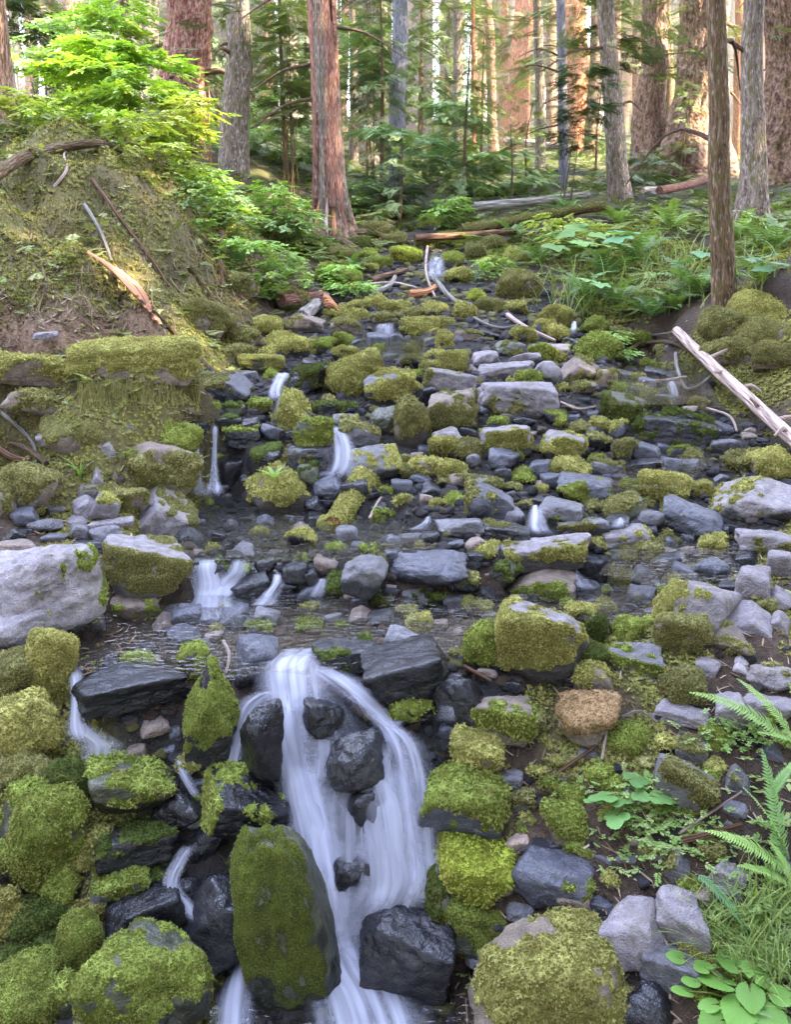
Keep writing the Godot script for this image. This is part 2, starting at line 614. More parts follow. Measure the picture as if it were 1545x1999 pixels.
func ground_colour(x: float, z: float) -> Color:
	var d := -z
	var u := x / maxf(d, 1.6)
	var a := n_big.get_noise_2d(x * 1.3 + 40.0, z * 1.3)
	var b := n_mid.get_noise_2d(x + 9.0, z)
	var soil := Color(0.08, 0.054, 0.04).lerp(Color(0.15, 0.105, 0.075), clampf(0.5 + b, 0.0, 1.0))
	var moss := Color(0.10, 0.10, 0.03).lerp(Color(0.17, 0.165, 0.045), clampf(0.5 + a + b * 0.5, 0.0, 1.0))
	var much := smoothstep(-0.15, 0.2, a + 0.6 * b + (0.12 if d > 5.0 else -0.18))
	if u < -0.17 and d > 4.5 and d < 11.0:
		much = clampf(0.85 + 0.9 * b, 0.0, 1.0)
		moss = Color(0.2, 0.185, 0.07).lerp(Color(0.27, 0.25, 0.085), clampf(0.5 + a, 0.0, 1.0))
	var c := soil.lerp(moss, much)
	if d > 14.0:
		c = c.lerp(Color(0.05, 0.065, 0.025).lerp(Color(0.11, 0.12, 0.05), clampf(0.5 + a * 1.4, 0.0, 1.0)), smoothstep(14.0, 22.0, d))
	# the trodden path on the ledge
	var py := absf(d - (5.78 + 0.5 * smoothstep(-0.5, -0.25, u))) - 0.1
	if u < -0.22 and u > -0.8: c = c.lerp(Color(0.33, 0.22, 0.155), (1.0 - smoothstep(0.0, 0.2, py + 0.2 * b)) * smoothstep(-0.2, -0.28, u))
	if d > 3.1 and d < 4.4 and Geometry2D.is_point_in_polygon(Vector2(x, z), pool_shape_first()): return Color(0.1, 0.066, 0.043).lerp(Color(0.05, 0.036, 0.028), clampf(0.5 + b, 0.0, 1.0))
	if d < 3.4 and u > -0.16 and u < 0.07: return Color(0.022, 0.02, 0.02)
	return c.lerp(Color(0.022, 0.02, 0.02).lerp(Color(0.045, 0.038, 0.033), clampf(0.5 + b, 0.0, 1.0)), in_bed(x, z))

func build_ground() -> void:
	var rows: Array[float] = [-6.0, -3.0, -1.0, 0.2, 0.9]
	var d := 1.4
	while d < 125.0:
		rows.append(d)
		d *= 1.0125
	var nu := 280
	var v := PackedVector3Array()
	var c := PackedColorArray()
	for r in rows:
		for i in nu:
			var t := 2.0 * i / (nu - 1) - 1.0
			var x := t * (0.35 + 0.65 * t * t) * (3.5 + 1.25 * maxf(r, 0.0))
			v.append(Vector3(x, H(x, -r), -r))
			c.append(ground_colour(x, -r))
	var idx := grid_index(nu, rows.size())
	var n := normals_of(v, idx)
	if n[nu * 40 + 100].y < 0.0:
		for t in range(0, idx.size(), 3):
			var q := idx[t + 1]
			idx[t + 1] = idx[t + 2]
			idx[t + 2] = q
		n = normals_of(v, idx)
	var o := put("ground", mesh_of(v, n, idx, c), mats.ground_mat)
	tag(o, "", "", "", "structure")

var first_pool := PackedVector2Array()
func pool_shape_first() -> PackedVector2Array:
	if first_pool.is_empty(): first_pool = pool_shape(POOLS[0])
	return first_pool

# ====================================================================== rocks
# centre x, y, width, height in the photograph; roll in degrees; form; stone; moss cover, where it grows, its hue | label
# form: r round, b block, s slab, w wedge, p pyramid, e standing column.  stone: d dark wet, g grey, l pale, b brown, o algae green, u blue-grey wet
# moss grows: t on top, a all over, f on the front, l / r on one side.  hue: y golden, g bright green, d deep green, o olive, r rust
const ROCKS := [
	"558 1815 186 352 10 e o 0.6 l m|tall smooth boulder coated in thin green algae, upright beside the waterfall",
	"792 1845 205 165 -14 b d 0 t g|dark wet boulder with a chiselled notch at the foot of the waterfall",
	"853 1768 74 120 22 r o 0.6 t d|small deep green stone squeezed between waterfall foot and lime moss cushion",
	"485 1572 186 128 -14 b d 0.42 l g|dark wet boulder with one moss patch, directly above the tall algae boulder",
	"413 1405 104 208 -4 w d 0.68 t g|upright stone capped in bright moss with black base, beside the fall's lip",
	"515 1455 92 160 4 r+ d 0 t g|black wet rock splitting the upper waterfall",
	"632 1400 84 78 0 r+ d 0 t g|dark round rock in the middle of the upper waterfall",
	"702 1492 128 112 26 r+ d 0 t o|grey rock under the thin veil of the waterfall",
	"690 1706 78 74 0 r+ d 0 t o|small round stone showing in the white falling water",
	"700 1620 84 72 20 r+ d 0 t o|sloping grey stone half hidden behind the lower water veil",
	"790 1314 178 108 17 s d 0 t g|glossy black slab leaning over the fall's lip",
	"807 1381 92 74 0 r d 0.66 t g|round mossy cobble beneath the glossy black slab",
	"892 1372 96 112 15 r d 0.1 t d|dark ribbed rock with a thin trickle, below the glossy black slab",
	"498 1292 92 92 -3 b u 0 t o|flat-faced blue-grey stone at the lip where the waterfall starts",
	"678 1285 130 66 4 s d 0.12 t d|dark green wet slab just behind the lip of the waterfall",
	"782 1258 70 58 -24 b g 0 t o|grey broken stone standing in the pool behind the glossy slab",
	"742 1290 54 42 0 r d 0 t o|dark cobble between the dark green slab and the glossy black slab",
	"376 1292 60 62 0 r d 0.6 t g|cube-like stone with a green moss top at the pool outlet",
	"360 1248 66 48 0 r u 0 t o|blue-grey rounded stone half submerged in the brown pool",
	"288 1268 44 26 0 s d 0 t o|low dark stone just breaking the surface of the brown pool",
	"258 1344 216 88 2 b d 0 t d|long black ledge stone holding back the brown pool",
	"260 1530 168 120 -5 r o 0.5 t g|broad dark boulder with a bright moss patch below the black ledge stone",
	"345 1582 96 72 32 r d 0 t o|glossy dark stone tilted towards the black gap by the falls",
	"265 1645 156 74 -4 s d 0.1 t d|flat dark slab lying under the broad boulder with moss patch",
	"405 1642 62 84 -32 r d 0.2 t d|narrow dark stone under the wet boulder with one moss patch",
	"285 1785 154 98 12 s d 0 t o|smooth dark slab under the thin side trickle",
	"420 1822 128 168 -28 b d 0 t o|angular blue-black rock leaning on the tall algae boulder",
	"330 1712 84 56 15 s d 0.1 t d|thin brown-black slab across the side trickle",
	"372 1742 60 62 10 r d 0 t o|dark lump parting the side trickle",
	"285 1928 250 236 -6 r o 0.6 a g|largest mossy boulder of the front row, patches of bare stone on its crown",
	"45 1962 150 140 0 r o 0.92 a g|lush mossy boulder at the lower corner, beside the front row's largest",
	"135 1956 60 100 10 e o 0.7 a g|narrow mossy stone squeezed beside the front row's largest boulder",
	"55 1872 122 66 -4 r o 0.55 t d|flat-topped green stone with a grey patch and a stick on it",
	"150 1862 84 128 -14 e o 0.85 a g|shaggy green upright stone behind the narrow mossy stone",
	"74 1796 128 98 -12 r o 0.85 a d|deep green rounded boulder above the flat-topped green stone",
	"4 1790 66 110 0 r o 0.95 a y|golden mossy stone cut by the picture edge, beside the deep green boulder",
	"80 1642 160 200 -16 b o 0.74 a g|big slanted mossy block below the pale oval pebble",
	"178 1650 96 88 -24 r o 0.86 a y|round green mossy stone resting against the slanted mossy block",
	"122 1724 88 82 20 r o 0.7 a g|dull mossy stone at the lower end of the slanted mossy block",
	"230 1733 126 66 8 s g 0.55 t g|grey slab with mossy fringe beside the smooth dark slab",
	"180 1780 92 44 14 s o 0.75 t y|small bright mossy slab below the grey slab with mossy fringe",
	"140 1542 84 116 -8 r o 0.85 a d|deep green mossy stone next to the broad boulder with moss patch",
	"55 1500 116 98 10 r o 0.85 a o|olive mossy boulder above the pale oval pebble",
	"48 1414 126 116 4 r b 0.97 a y|broad golden moss mound under the moss-draped stone",
	"35 1318 92 92 8 r b 0.9 a o|olive moss hump between the flat pale stone and the golden mound",
	"100 1305 92 160 -8 r b 0.95 a y|tall stone draped in golden moss where the pool spills",
	"52 1556 54 36 22 r l 0 t o|pale oval pebble lying among mossy stones",
	"3 1700 44 90 0 r o 0.9 a g|mossy stone at the very edge under the pale oval pebble",
	"72 1136 240 168 8 r l 0.3 r g|huge pale grey flat boulder with moss along one end",
	"42 1225 138 78 4 b l 0.1 r y|smaller pale flat stone in front of the huge pale boulder",
	"143 1203 64 50 24 s u 0 t o|blue slate chip under the huge pale boulder",
	"178 1222 54 36 12 s g 0.5 t g|little stone with a moss fringe beside the blue slate chip",
	"282 1113 158 124 -10 b l 0.62 f o|squared boulder with bare pale top and mossy sides",
	"268 1182 102 54 0 b b 0.4 f g|brick-shaped stone with a green moss band, in front of the squared boulder",
	"318 1002 132 106 4 w l 0.3 r o|pale pointed boulder with a moss patch near its foot",
	"310 912 156 106 -12 r b 0.62 f o|rounded boulder with bare crown and shaggy olive moss below",
	"345 866 94 84 -6 r o 0.85 a g|mossy stone above the rounded boulder with shaggy olive moss",
	"90 1026 72 30 3 r g 0 t o|flat dark cobble on the bank, farthest from the water in its row",
	"150 1018 42 28 4 r l 0 t o|small light cobble between flat dark cobble and pale shard",
	"158 1041 40 36 0 r g 0 t o|egg-shaped grey cobble below the small light cobble",
	"105 1053 54 26 0 r g 0 t o|grey cobble partly tucked under the flat dark cobble",
	"216 1023 92 18 3 s l 0 t o|long thin pale slab beside the pale pointed boulder",
	"207 1046 66 36 0 r g 0 t o|grey cobble under the long thin pale slab",
	"178 1072 70 40 -6 r d 0 t o|dark cobble behind the huge pale boulder",
	"168 990 50 44 -20 w l 0 t o|angular pale rock at the front of the pale cluster",
	"208 992 54 52 -30 b l 0.25 t y|pale rock with a mossy face beside the pale pointed boulder",
	"191 943 34 56 4 w l 0 t o|upright pale shard like a shark fin",
	"172 962 40 30 0 b l 0.2 t o|pale step-shaped rock at the foot of the upright shard",
	"247 976 82 42 4 r b 0.6 a o|brownish mossy cobble behind the pale pointed boulder",
	"228 936 42 42 0 r b 0.5 t o|small mossy cobble left of the shaggy rounded boulder",
	"48 957 112 108 -24 r b 0.7 a o|large olive boulder at the foot of the eroded bank",
	"6 985 60 90 10 r b 0.75 a o|half-buried mossy boulder at the bank's edge next to the olive boulder",
	"250 838 36 38 30 r l 0 t o|pale upright cobble beneath the mossy ledge",
	"206 880 32 36 20 b l 0 t o|pale tilted cobble at the bank under the ledge",
	"30 1072 76 34 0 r b 0 t o|reddish brown stone behind the huge pale boulder",
	"542 950 136 104 2 p b 0.72 a y|mossy pyramid stone with a small leafy plant on it",
	"566 808 90 92 6 w o 0.72 f y|pointed boulder mossy at the front, above the dark cave",
	"613 858 82 94 -8 b o 0.6 t g|dull green block leaning on the pointed mossy boulder",
	"605 892 104 54 -6 s d 0.3 l o|dark slab with a mossy edge below the dull green block",
	"517 900 78 58 8 r d 0.4 t d|dark stone with thin moss, between the cave and the pyramid stone",
	"472 852 70 46 0 b d 0.35 t g|black capstone of the dark cave beside the plunging thread of water",
	"452 925 56 60 0 r d 0 t d|black wet rock in the shadow beside the plunging thread of water",
	"396 945 34 40 10 r d 0 t o|small black rock between the two threads of plunging water",
	"437 758 116 64 -10 w u 0.42 l o|wedge boulder half mossy half blue-grey, against the bank",
	"380 786 52 30 0 r b 0.2 t o|brown cobble below the mossy ledge by the creek",
	"412 801 48 34 0 r o 0.75 a g|small mossy cobble above the plunging thread of water",
	"457 801 46 28 0 r o 0.2 t d|smooth green cobble under the half mossy wedge",
	"508 798 44 36 0 b o 0.65 a g|small square mossy stone left of the pointed boulder",
	"393 838 50 42 -8 b d 0 t o|dark lip stone on the bank side of the plunging water",
	"446 826 54 30 4 s d 0.2 t d|dark lip stone on the far side of the plunging water",
	"490 832 40 34 0 b d 0 t o|dark angular stone next to the black capstone",
	"528 846 44 36 -20 b u 0 t o|blue-grey slab fragment under the pointed boulder",
	"596 746 90 62 3 r d 0.5 t d|dark round boulder with a mossy cap, above the curving rill",
	"695 733 118 88 8 r o 0.93 a y|large domed mossy boulder in the upper creek",
	"758 757 98 74 -2 r g 0.68 f y|rounded boulder with grey cap and golden moss sides",
	"748 826 54 64 2 r o 0.3 a d|smooth algae-green boulder in the shade of the grey-capped one",
	"803 830 66 114 4 e b 0.8 a o|tall olive boulder leaning on its broad brown neighbour",
	"884 808 98 86 4 b b 0.6 f o|broad brown boulder with thin moss beside the tall olive one",
	"876 865 74 62 0 r l 0.62 f y|small rounded boulder with pale crown, below the broad brown one",
	"986 860 106 62 9 s l 0.5 f y|pale-topped slab with a mossy underside",
	"982 900 60 46 -6 r u 0 t o|smooth blue-grey cobble in front of the pale-topped slab",
	"926 902 30 34 0 r g 0 t o|grey cobble touching the pale crowned boulder's foot",
	"727 907 112 70 8 r g 0.48 r y|rounded boulder with grey crown and a mossy end, beside the small cascade",
	"857 915 118 38 -4 e2 b 0.7 a y|finger-shaped mossy stone lying flat on the cobbles",
	"650 800 92 28 0 s d 0.45 t d|low dark slab with thin moss behind the small cascade",
	"674 822 52 30 -4 b g 0.4 r y|small grey stone with mossy end above the small cascade",
	"700 855 90 56 -22 s g 0.25 t o|sloping grey slab beside the small cascade",
	"606 931 50 52 0 r o 0.35 t d|rounded green stone at the foot of the dull green block",
	"640 957 66 50 0 r u 0 t o|wet blue-grey stone below the small cascade",
	"556 675 92 52 8 w o 0.85 a y|pointed mossy slab in the upper creek",
	"604 684 44 38 0 r o 0.85 a y|low mossy stone against the pointed mossy slab",
	"592 634 98 46 -2 w b 0.3 l o|bare brown humped boulder under the broken log",
	"476 660 62 40 0 r o 0.7 t o|dark mossy stone at the foot of the mossy slope",
	"470 692 60 34 4 s b 0.4 t o|flat stone with a pale corner near the foot of the slope",
	"510 714 90 42 -6 s o 0.8 t y|spreading mossy slab above the half mossy wedge",
	"632 677 48 38 -12 r o 0.9 a g|bright mossy stone right of the pointed mossy slab",
	"675 668 42 38 0 r o 0.92 a g|small mossy knob between two mossy slabs",
	"678 645 68 42 -4 r b 0.5 t o|olive stone with mossy roof near the little step",
	"738 667 48 34 0 s u 0 t o|wet blue slab under the little step of water",
	"776 664 38 28 0 r d 0 t o|black wet stone at the little step of water",
	"818 645 80 50 -2 r o 0.9 a y|mossy boulder overhanging the dark upper pool",
	"868 668 32 46 -6 e o 0.95 a y|thin column of mossy stone next to the upper pool",
	"886 708 56 46 0 r o 0.9 a y|plump mossy stone in front of the thin mossy column",
	"880 750 104 54 -10 s l 0.35 l o|pale slab with one mossy end in midstream",
	"1015 782 168 70 -3 s l 0.18 f o|broad pale flat boulder in the middle of the dry stones",
	"985 727 118 36 6 s l 0 t o|flat pale slab behind the broad pale boulder",
	"1066 733 56 58 -12 r l 0.08 a o|round-faced pale stone spotted with lichen",
	"1026 703 66 30 10 r l 0 t o|pale cobble behind the lichen-spotted stone",
	"950 702 62 32 4 s l 0 t o|thin pale slab near the plump mossy stone",
	"915 657 58 24 0 r b 0.35 t o|flat olive cobble behind the thin pale slab",
	"996 684 66 38 -4 r o 0.4 a o|smooth dull green cobble below the crossed sticks",
	"1022 656 56 34 0 r o 0.85 a y|mossy stone under the crossed sticks",
	"1133 725 80 62 14 w b 0.4 f o|brown two-toned boulder below the leafy mossy hump",
	"1184 746 46 50 0 b b 0.45 a o|brown square block next to the two-toned boulder",
	"1142 762 58 32 14 r b 0.5 a o|small brown mossy cobble in front of the two-toned boulder",
	"1168 680 86 54 -14 r o 0.95 a g|leafy mossy hump behind the two-toned boulder",
	"1072 690 80 38 0 s l 0.6 f g|pale-topped ledge with fresh green moss",
	"1210 803 80 66 -8 b g 0.6 f d|grey-topped block with deep green moss sides",
	"1284 793 58 52 0 b g 0.6 f d|smaller grey-topped mossy block by the side stream",
	"1318 846 168 60 -8 s d 0.4 l d|long dark wet slab with a mossy edge",
	"1340 822 120 34 -12 s d 0.3 t d|dark slab lying behind the long wet slab",
	"1173 829 46 26 0 r o 0.85 a y|tiny mossy cushion stone beside the grey-topped block",
	"1100 877 84 66 -4 b l 0.72 f y|square block with golden moss and bare top",
	"1104 914 96 36 4 w o 0.75 a y|low mossy stone in front of the square golden block",
	"1218 881 44 52 0 b o 0.75 a o|small upright mossy block beside the dark cobbles",
	"1166 868 52 42 0 r d 0.4 t o|dark stone behind the square golden block",
	"1258 888 62 48 -10 b u 0.15 l o|blue-grey angular stone with a pale edge",
	"1186 916 72 32 -6 s g 0.3 t o|flat grey stone with thin moss right of the golden block",
	"1262 912 76 34 10 s d 0 t o|dark flat slab under the blue-grey angular stone",
	"1458 905 82 58 4 r b 0.65 a o|olive boulder under the fallen pale log",
	"1505 913 90 70 8 r b 0.8 a y|golden mossy boulder beside the olive boulder under the log",
	"1420 872 66 34 0 r g 0 t o|smooth grey cobble under the thick end of the pale log",
	"1300 951 90 70 4 b o 0.92 a y|squarish mossy block alone among dark cobbles",
	"1482 978 172 88 8 w l 0.3 l y|big pale boulder with a mossy flank, across from the fallen log",
	"1142 957 108 62 0 b u 0.38 f g|blue-grey block with a skirt of moss",
	"1350 1013 126 54 -16 s u 0.08 l o|tilted slate slab in the side channel",
	"952 986 98 76 -16 b u 0.3 l o|tilted blue-grey boulder with a glistening face",
	"944 947 82 38 4 r o 0.6 a o|mossy stone behind the glistening tilted boulder",
	"900 938 50 30 0 r b 0.2 t o|tan cobble with a pale edge next to the finger-shaped stone",
	"1095 1004 92 60 0 b g 0.3 f d|dark grey block by the little chute",
	"1222 990 90 56 10 r o 0.5 t o|greenish boulder next to the squarish mossy block",
	"1140 1031 106 40 10 s g 0.4 f o|flat grey stone with a shelf of moss below the dark grey block",
	"1226 1052 100 50 10 s l 0.35 r y|pale flat stone with one mossy corner",
	"1218 1080 78 38 0 r o 0.6 a o|round olive stone under the pale flat stone",
	"1058 1079 198 62 5 s l 0.5 f y|long flat-topped slab with a golden mossy edge",
	"1052 1137 150 66 8 w b 0.5 f g|mossy-sided wedge below the long flat-topped slab",
	"985 1120 54 54 -30 b o 0.3 t d|deep green tilted stone beside the mossy-sided wedge",
	"990 1041 100 40 -4 s d 0.1 t o|dark flat stone before the glistening tilted boulder",
	"903 1031 106 44 2 b g 0 t o|fractured grey stone upstream of the smooth midstream boulder",
	"833 1110 172 74 7 r u 0 t o|large smooth blue-grey boulder in midstream",
	"738 1172 62 38 4 r o 0.75 a g|small stone with a bright moss mat, left of the grey knob",
	"812 1168 76 44 -4 r g 0.4 r d|grey knob with a mossy side in the shallow water",
	"663 1146 58 56 0 r o 0.4 t d|green-black stone among the small rapids",
	"712 1126 86 72 -8 b g 0.1 a d|grey-green block beside the smooth midstream boulder",
	"640 1102 56 38 -4 r b 0 t o|tan and brown cobble above the small rapids",
	"575 1118 56 44 0 r d 0 t o|shiny dark cobble in the small rapids",
	"518 1104 48 34 10 r d 0 t o|round dark cobble at the head of the small rapids",
	"492 1146 92 50 14 s d 0 t o|slanting brown-black stone crossing the small rapids",
	"430 1110 48 52 0 w d 0.1 t d|dark pointed stone splitting the white rapids",
	"373 1116 36 46 0 b d 0 t o|black glistening cobble beside the squared boulder",
	"560 1166 76 32 6 s d 0 t o|flat dark stone at the foot of the small rapids",
	"610 1128 36 40 20 b d 0 t o|small blue-black stone beside the green-black one",
	"1157 1106 74 54 0 b d 0 t o|dark stone under the end of the long flat-topped slab",
	"1208 1127 78 58 22 r d 0.55 a o|dark stone with olive moss leaning over the shallow water",
	"1254 1166 68 50 -6 b g 0.4 f g|grey stone with a mossy front by the rounded grey-crowned boulder",
	"1262 1128 52 42 -30 s u 0 t o|thin upright slate behind the grey stone with mossy front",
	"1394 1114 74 54 -10 r u 0.15 a d|wet round stone with a white glint beside the side pool",
	"1496 1060 112 46 4 b l 0.3 f o|long pale block bordering the side pool",
	"1526 1103 56 52 0 b l 0 t o|pale broken block at the edge beside the side pool",
	"1360 1195 158 128 -10 r l 0.3 l y|big rounded boulder with grey crown",
	"1332 1238 112 100 0 r b 0.95 a o|shaggy moss-wrapped boulder below the grey-crowned one",
	"1470 1146 78 84 4 b l 0.12 f o|pale blocky rock standing behind the grey-crowned boulder",
	"1522 1172 54 50 10 w l 0 t o|pale wedge rock near the edge of the picture",
	"1458 1210 100 64 -4 w l 0 t o|pale angular chunk with a sharp crest",
	"1426 1252 90 58 0 r b 0.5 a o|brown mossy stone under the pale angular chunk",
	"1524 1218 40 46 0 w l 0 t o|small pale stone beside the pale angular chunk",
	"1052 1254 190 172 4 r l 0.86 f y|large rounded boulder wrapped in golden moss, bare grey crown",
	"936 1264 64 104 -6 r o 0.8 a g|green mossy stone pressed against the golden boulder",
	"1166 1228 62 62 0 r o 0.7 a d|dull mossy stone behind the golden boulder",
	"1224 1233 62 56 0 r o 0.92 a g|bright green moss ball behind the golden boulder",
	"1156 1286 58 56 0 r o 0.9 a d|dark green mossy lump at the foot of the golden boulder",
	"1240 1290 114 60 -4 s g 0.42 f g|grey flat stone with a hanging skirt of moss",
	"1160 1325 80 64 -6 r b 0.6 a y|mossy cobble above the rust-coloured clump",
	"1335 1342 92 80 0 r b 0.85 a o|olive moss mound under the white stones",
	"1380 1302 54 38 0 b l 0 t o|pale stone above the olive moss mound",
	"1441 1305 48 42 10 w w 0 t o|small white rock, the whitest on the bank",
	"1510 1322 96 52 0 r l 0.1 t o|wide pale boulder behind the fern",
	"1332 1397 108 42 3 s l 0 t o|flat loose stone with a chipped pale face",
	"1428 1392 72 66 20 b l 0 t o|pale stone partly under the fern frond",
	"1504 1386 116 60 0 r l 0.2 f g|large pale stone behind the fern clump",
	"985 1398 122 90 -4 b b 0.7 f g|mossy block on the bank above the fall's edge",
	"935 1470 112 92 -10 r b 0.85 a y|moss-capped boulder below the mossy block",
	"905 1560 172 134 -10 b u 0.58 t g|slanting blue-grey boulder with mossy shoulders beside the waterfall",
	"928 1688 140 112 -4 b o 0.97 a l|thick bright lime cushion of moss beside the waterfall",
	"934 1796 140 104 -6 b o 0.9 a g|low mossy boulder with hanging moss below the lime cushion",
	"1075 1712 152 104 -6 b u 0.28 r g|blue-grey flat-faced boulder behind the lime cushion",
	"1062 1928 300 206 4 r b 0.72 a y|huge moss-covered boulder at the bottom of the bank",
	"1235 1830 120 110 20 b l 0.15 l o|pale angular boulder above the huge moss-covered boulder",
	"1332 1803 112 98 -6 r l 0 t o|rounded pale boulder behind the pale angular boulder",
	"1310 1888 122 80 6 s g 0 t o|low grey slab below the rounded pale boulder",
	"1268 1976 124 84 0 r d 0 t o|dark stone at the bottom edge beside the huge mossy boulder",
	"1145 1402 118 98 -4 r b 0.8 t r|clump of dry rust-coloured moss on a stone",
	"1236 1450 98 64 -4 r b 0.8 a g|green mossy stone beside the rust-coloured clump",
	"1335 1530 118 98 -14 b g 0.55 a o|lichen-grey boulder dotted with moss, below the loose flat stone",
	"1100 1602 88 78 0 r b 0.7 a g|mossy lump in the middle of the dark bank",
	"1172 1518 56 46 0 r b 0.85 a g|little mossy lump under the heart-leaved plant",
	"1070 1530 44 38 0 r b 0.85 a g|little mossy tuft on dark soil beside the blackened gap",
	"1322 1698 56 64 0 w g 0.1 l o|steep grey stone under the drooping fern",
	"1015 1646 54 38 10 b t 0 t o|tan angular stone beside the lime cushion",
	"965 1618 24 20 0 w l 0 t o|tiny pale chip above the lime cushion",
	"1428 1713 74 40 -16 s l 0 t o|split pale stone in the litter under the ferns",
	"1440 1530 50 60 20 w g 0.1 t o|dark grey splinter of rock near the upright fern",
	"1352 1470 64 52 10 b g 0.3 t o|dull grey stone above the lichen-grey boulder",
	"262 708 262 92 3 b b 0.92 a y|broad mossy ledge overhanging the bank below the path",
	"325 775 120 70 0 r b 0.85 a o|bulge of moss hanging beneath the broad mossy ledge",
	"225 790 90 60 8 r b 0.7 a o|half bare mossy lump beneath the broad mossy ledge",
	"60 725 160 60 -4 b b 0.8 t y|mossy bank stone at the path's outer edge, cut by the picture edge",
	"150 850 120 90 6 r b 0.6 t o|earthy mossy hump on the eroded bank",
	"60 790 110 60 -6 r b 0.5 t o|earthy lump holding the pale twisted root",
	"95 858 44 26 8 s l 0 t o|pale flat shard stuck in the eroded bank",
	"146 905 48 40 30 w l 0 t o|pale chip above the narrow-leaved plant",
	"88 655 52 14 2 s l 0 t o|flat pale stone lying on the trodden path",
	"770 470 50 26 0 r o 0.85 a o|dull mossy stone under the bare brown log",
	"835 478 46 26 0 r o 0.9 a g|mossy stone in the gully above the brightest yellow one",
	"700 480 46 30 0 r o 0.85 a d|dark mossy stone at the gully's steep side",
	"880 470 60 30 0 r o 0.9 a g|mossy lump filling the gully beneath the bare brown log",
	"790 448 40 22 0 r o 0.8 a d|dark stone in the hollow at the gully's top",
	"740 452 60 34 0 r b 0.7 a o|rooty lump beside the hollow at the gully's top",
	"840 440 50 28 0 r o 0.9 a g|green lump at the very head of the gully",
	"960 478 60 34 0 r o 0.95 a o|mossy swelling on the far side of the gully",
	"1010 500 60 36 0 r o 0.95 a y|mossy swelling among the ferns across the gully",
	"670 500 60 40 0 r b 0.7 a o|mossy root mound under the torn snag",
	"735 1560 150 120 0 r d 0 t o|broad dark rock under the thin veil, low in the waterfall",
	"600 1335 90 60 0 r b 0 t o|tan rock seen through the dome of water at the lip",
	"350 700 80 44 0 r b 0.85 a o|mossy hump at the lower end of the mound",
	"400 620 90 60 -20 r b 0.85 a o|moss-covered shoulder of the bank under the roots",
	"470 560 70 50 0 r b 0.8 a o|mossy shoulder beside the delicate shrub",
	"520 640 60 40 0 r b 0.85 a y|mossy hump above the dark mossy stone at the slope's foot",
	"440 640 60 44 0 r b 0.8 a o|small mossy shoulder near the slope's foot",
	"718 500 40 26 0 r o 0.9 a g|dark mossy stone at the top of the creek, nearest the snag",
	"740 516 52 26 0 r o 0.9 a g|mossy stone just in front of the topmost dark one",
	"716 526 44 20 0 s o 0.8 t y|flat mossy slab at the top bend",
	"792 502 64 36 0 r o 0.95 a l|brightest yellow mossy stone, high in the creek",
	"884 510 42 34 0 r o 0.92 a g|mossy stone right of the highest waterfall",
	"930 493 40 34 0 r o 0.95 a o|olive mossy dome above the highest waterfall",
	"895 540 54 30 0 r o 0.92 a y|yellow-green stone below the highest waterfall",
	"960 518 44 34 0 r o 0.9 a g|mossy stone among green bushes, beside the highest waterfall",
	"1012 560 84 62 0 r b 0.95 a o|large olive dome on the far bank",
	"700 600 52 28 0 r o 0.9 a y|mossy stone below the woody debris",
	"735 590 52 28 0 r o 0.92 a y|mossy stone touching the woody debris",
	"772 602 62 26 0 r o 0.9 a y|broad mossy stone under the sunlit wood",
	"803 615 52 26 0 r o 0.85 a o|mossy stone behind the overhanging one",
	"852 603 52 28 0 r o 0.9 a y|mossy stone beneath the dead branch",
	"908 612 44 40 -10 r o 0.92 a y|rounded mossy stone near the dark upper gap",
	"930 582 40 28 0 w o 0.9 a l|yellow pointed stone beside the dark upper gap",
	"660 612 50 26 0 r o 0.9 a y|mossy stone near the broken log's end",
	"693 618 50 24 0 r o 0.88 a y|low mossy stone in the upper stairs of stones",
	"748 625 52 22 0 s b 0.5 t o|flat brownish stone above the wet blue slab",
	"862 634 56 28 0 r o 0.85 a y|mossy stone above the thin mossy column",
	"955 597 54 28 0 r o 0.9 a o|mossy stone before the large olive dome",
	"1000 604 60 28 0 r o 0.85 a y|flat mossy stone before the large olive dome",
	"1085 620 72 46 0 r o 0.95 a y|rounded mossy mound by the dark side spout",
	"1092 655 40 40 0 r o 0.9 a y|small mossy mound behind the leafy hump",
	"1165 640 60 40 0 r o 0.8 t g|mossy roof stone over the dark side spout",
	"1408 640 84 76 0 r b 0.95 a o|mossy root hump under the slender brown trunk",
	"1480 605 110 60 -18 r b 0.96 a y|long golden moss roll on the far bank",
	"1490 650 120 54 -16 r b 0.95 a o|second moss roll on the far bank, beneath the golden one",
	"1460 690 70 60 0 r b 0.92 a o|bulging moss lump above the fallen pale log",
	"1515 700 84 66 0 r b 0.7 a o|half bare mossy boulder above the thick end of the log",
	"1400 690 60 56 0 r b 0.9 a o|moss lump where the fallen pale log meets the bank",
	"1215 655 50 30 0 r o 0.85 a o|mossy stone beside the upper side stream",
	"1250 662 46 30 0 r o 0.85 a g|rounded mossy stone under the arched twig",
	"1300 690 46 36 0 r d 0.4 t o|dark stone in the upper side stream",
	"1290 735 70 26 -10 s d 0 t o|black slab in the blue side stream",
	"1255 770 60 36 -14 r d 0.5 r y|dark stone with yellow moss stripe in the side stream",
	"570 590 70 40 0 r o 0.8 a o|mossy hump beside the broken log",
	"660 545 90 44 -14 s o 0.9 a g|leaning mossy slab at the bend of the creek",
]
const STONE := {"d": Color(0.024, 0.024, 0.027), "g": Color(0.19, 0.188, 0.2), "l": Color(0.305, 0.28, 0.29), "b": Color(0.27, 0.215, 0.175), "o": Color(0.11, 0.118, 0.075), "u": Color(0.1, 0.105, 0.128), "w": Color(0.55, 0.51, 0.5), "t": Color(0.5, 0.38, 0.3)}
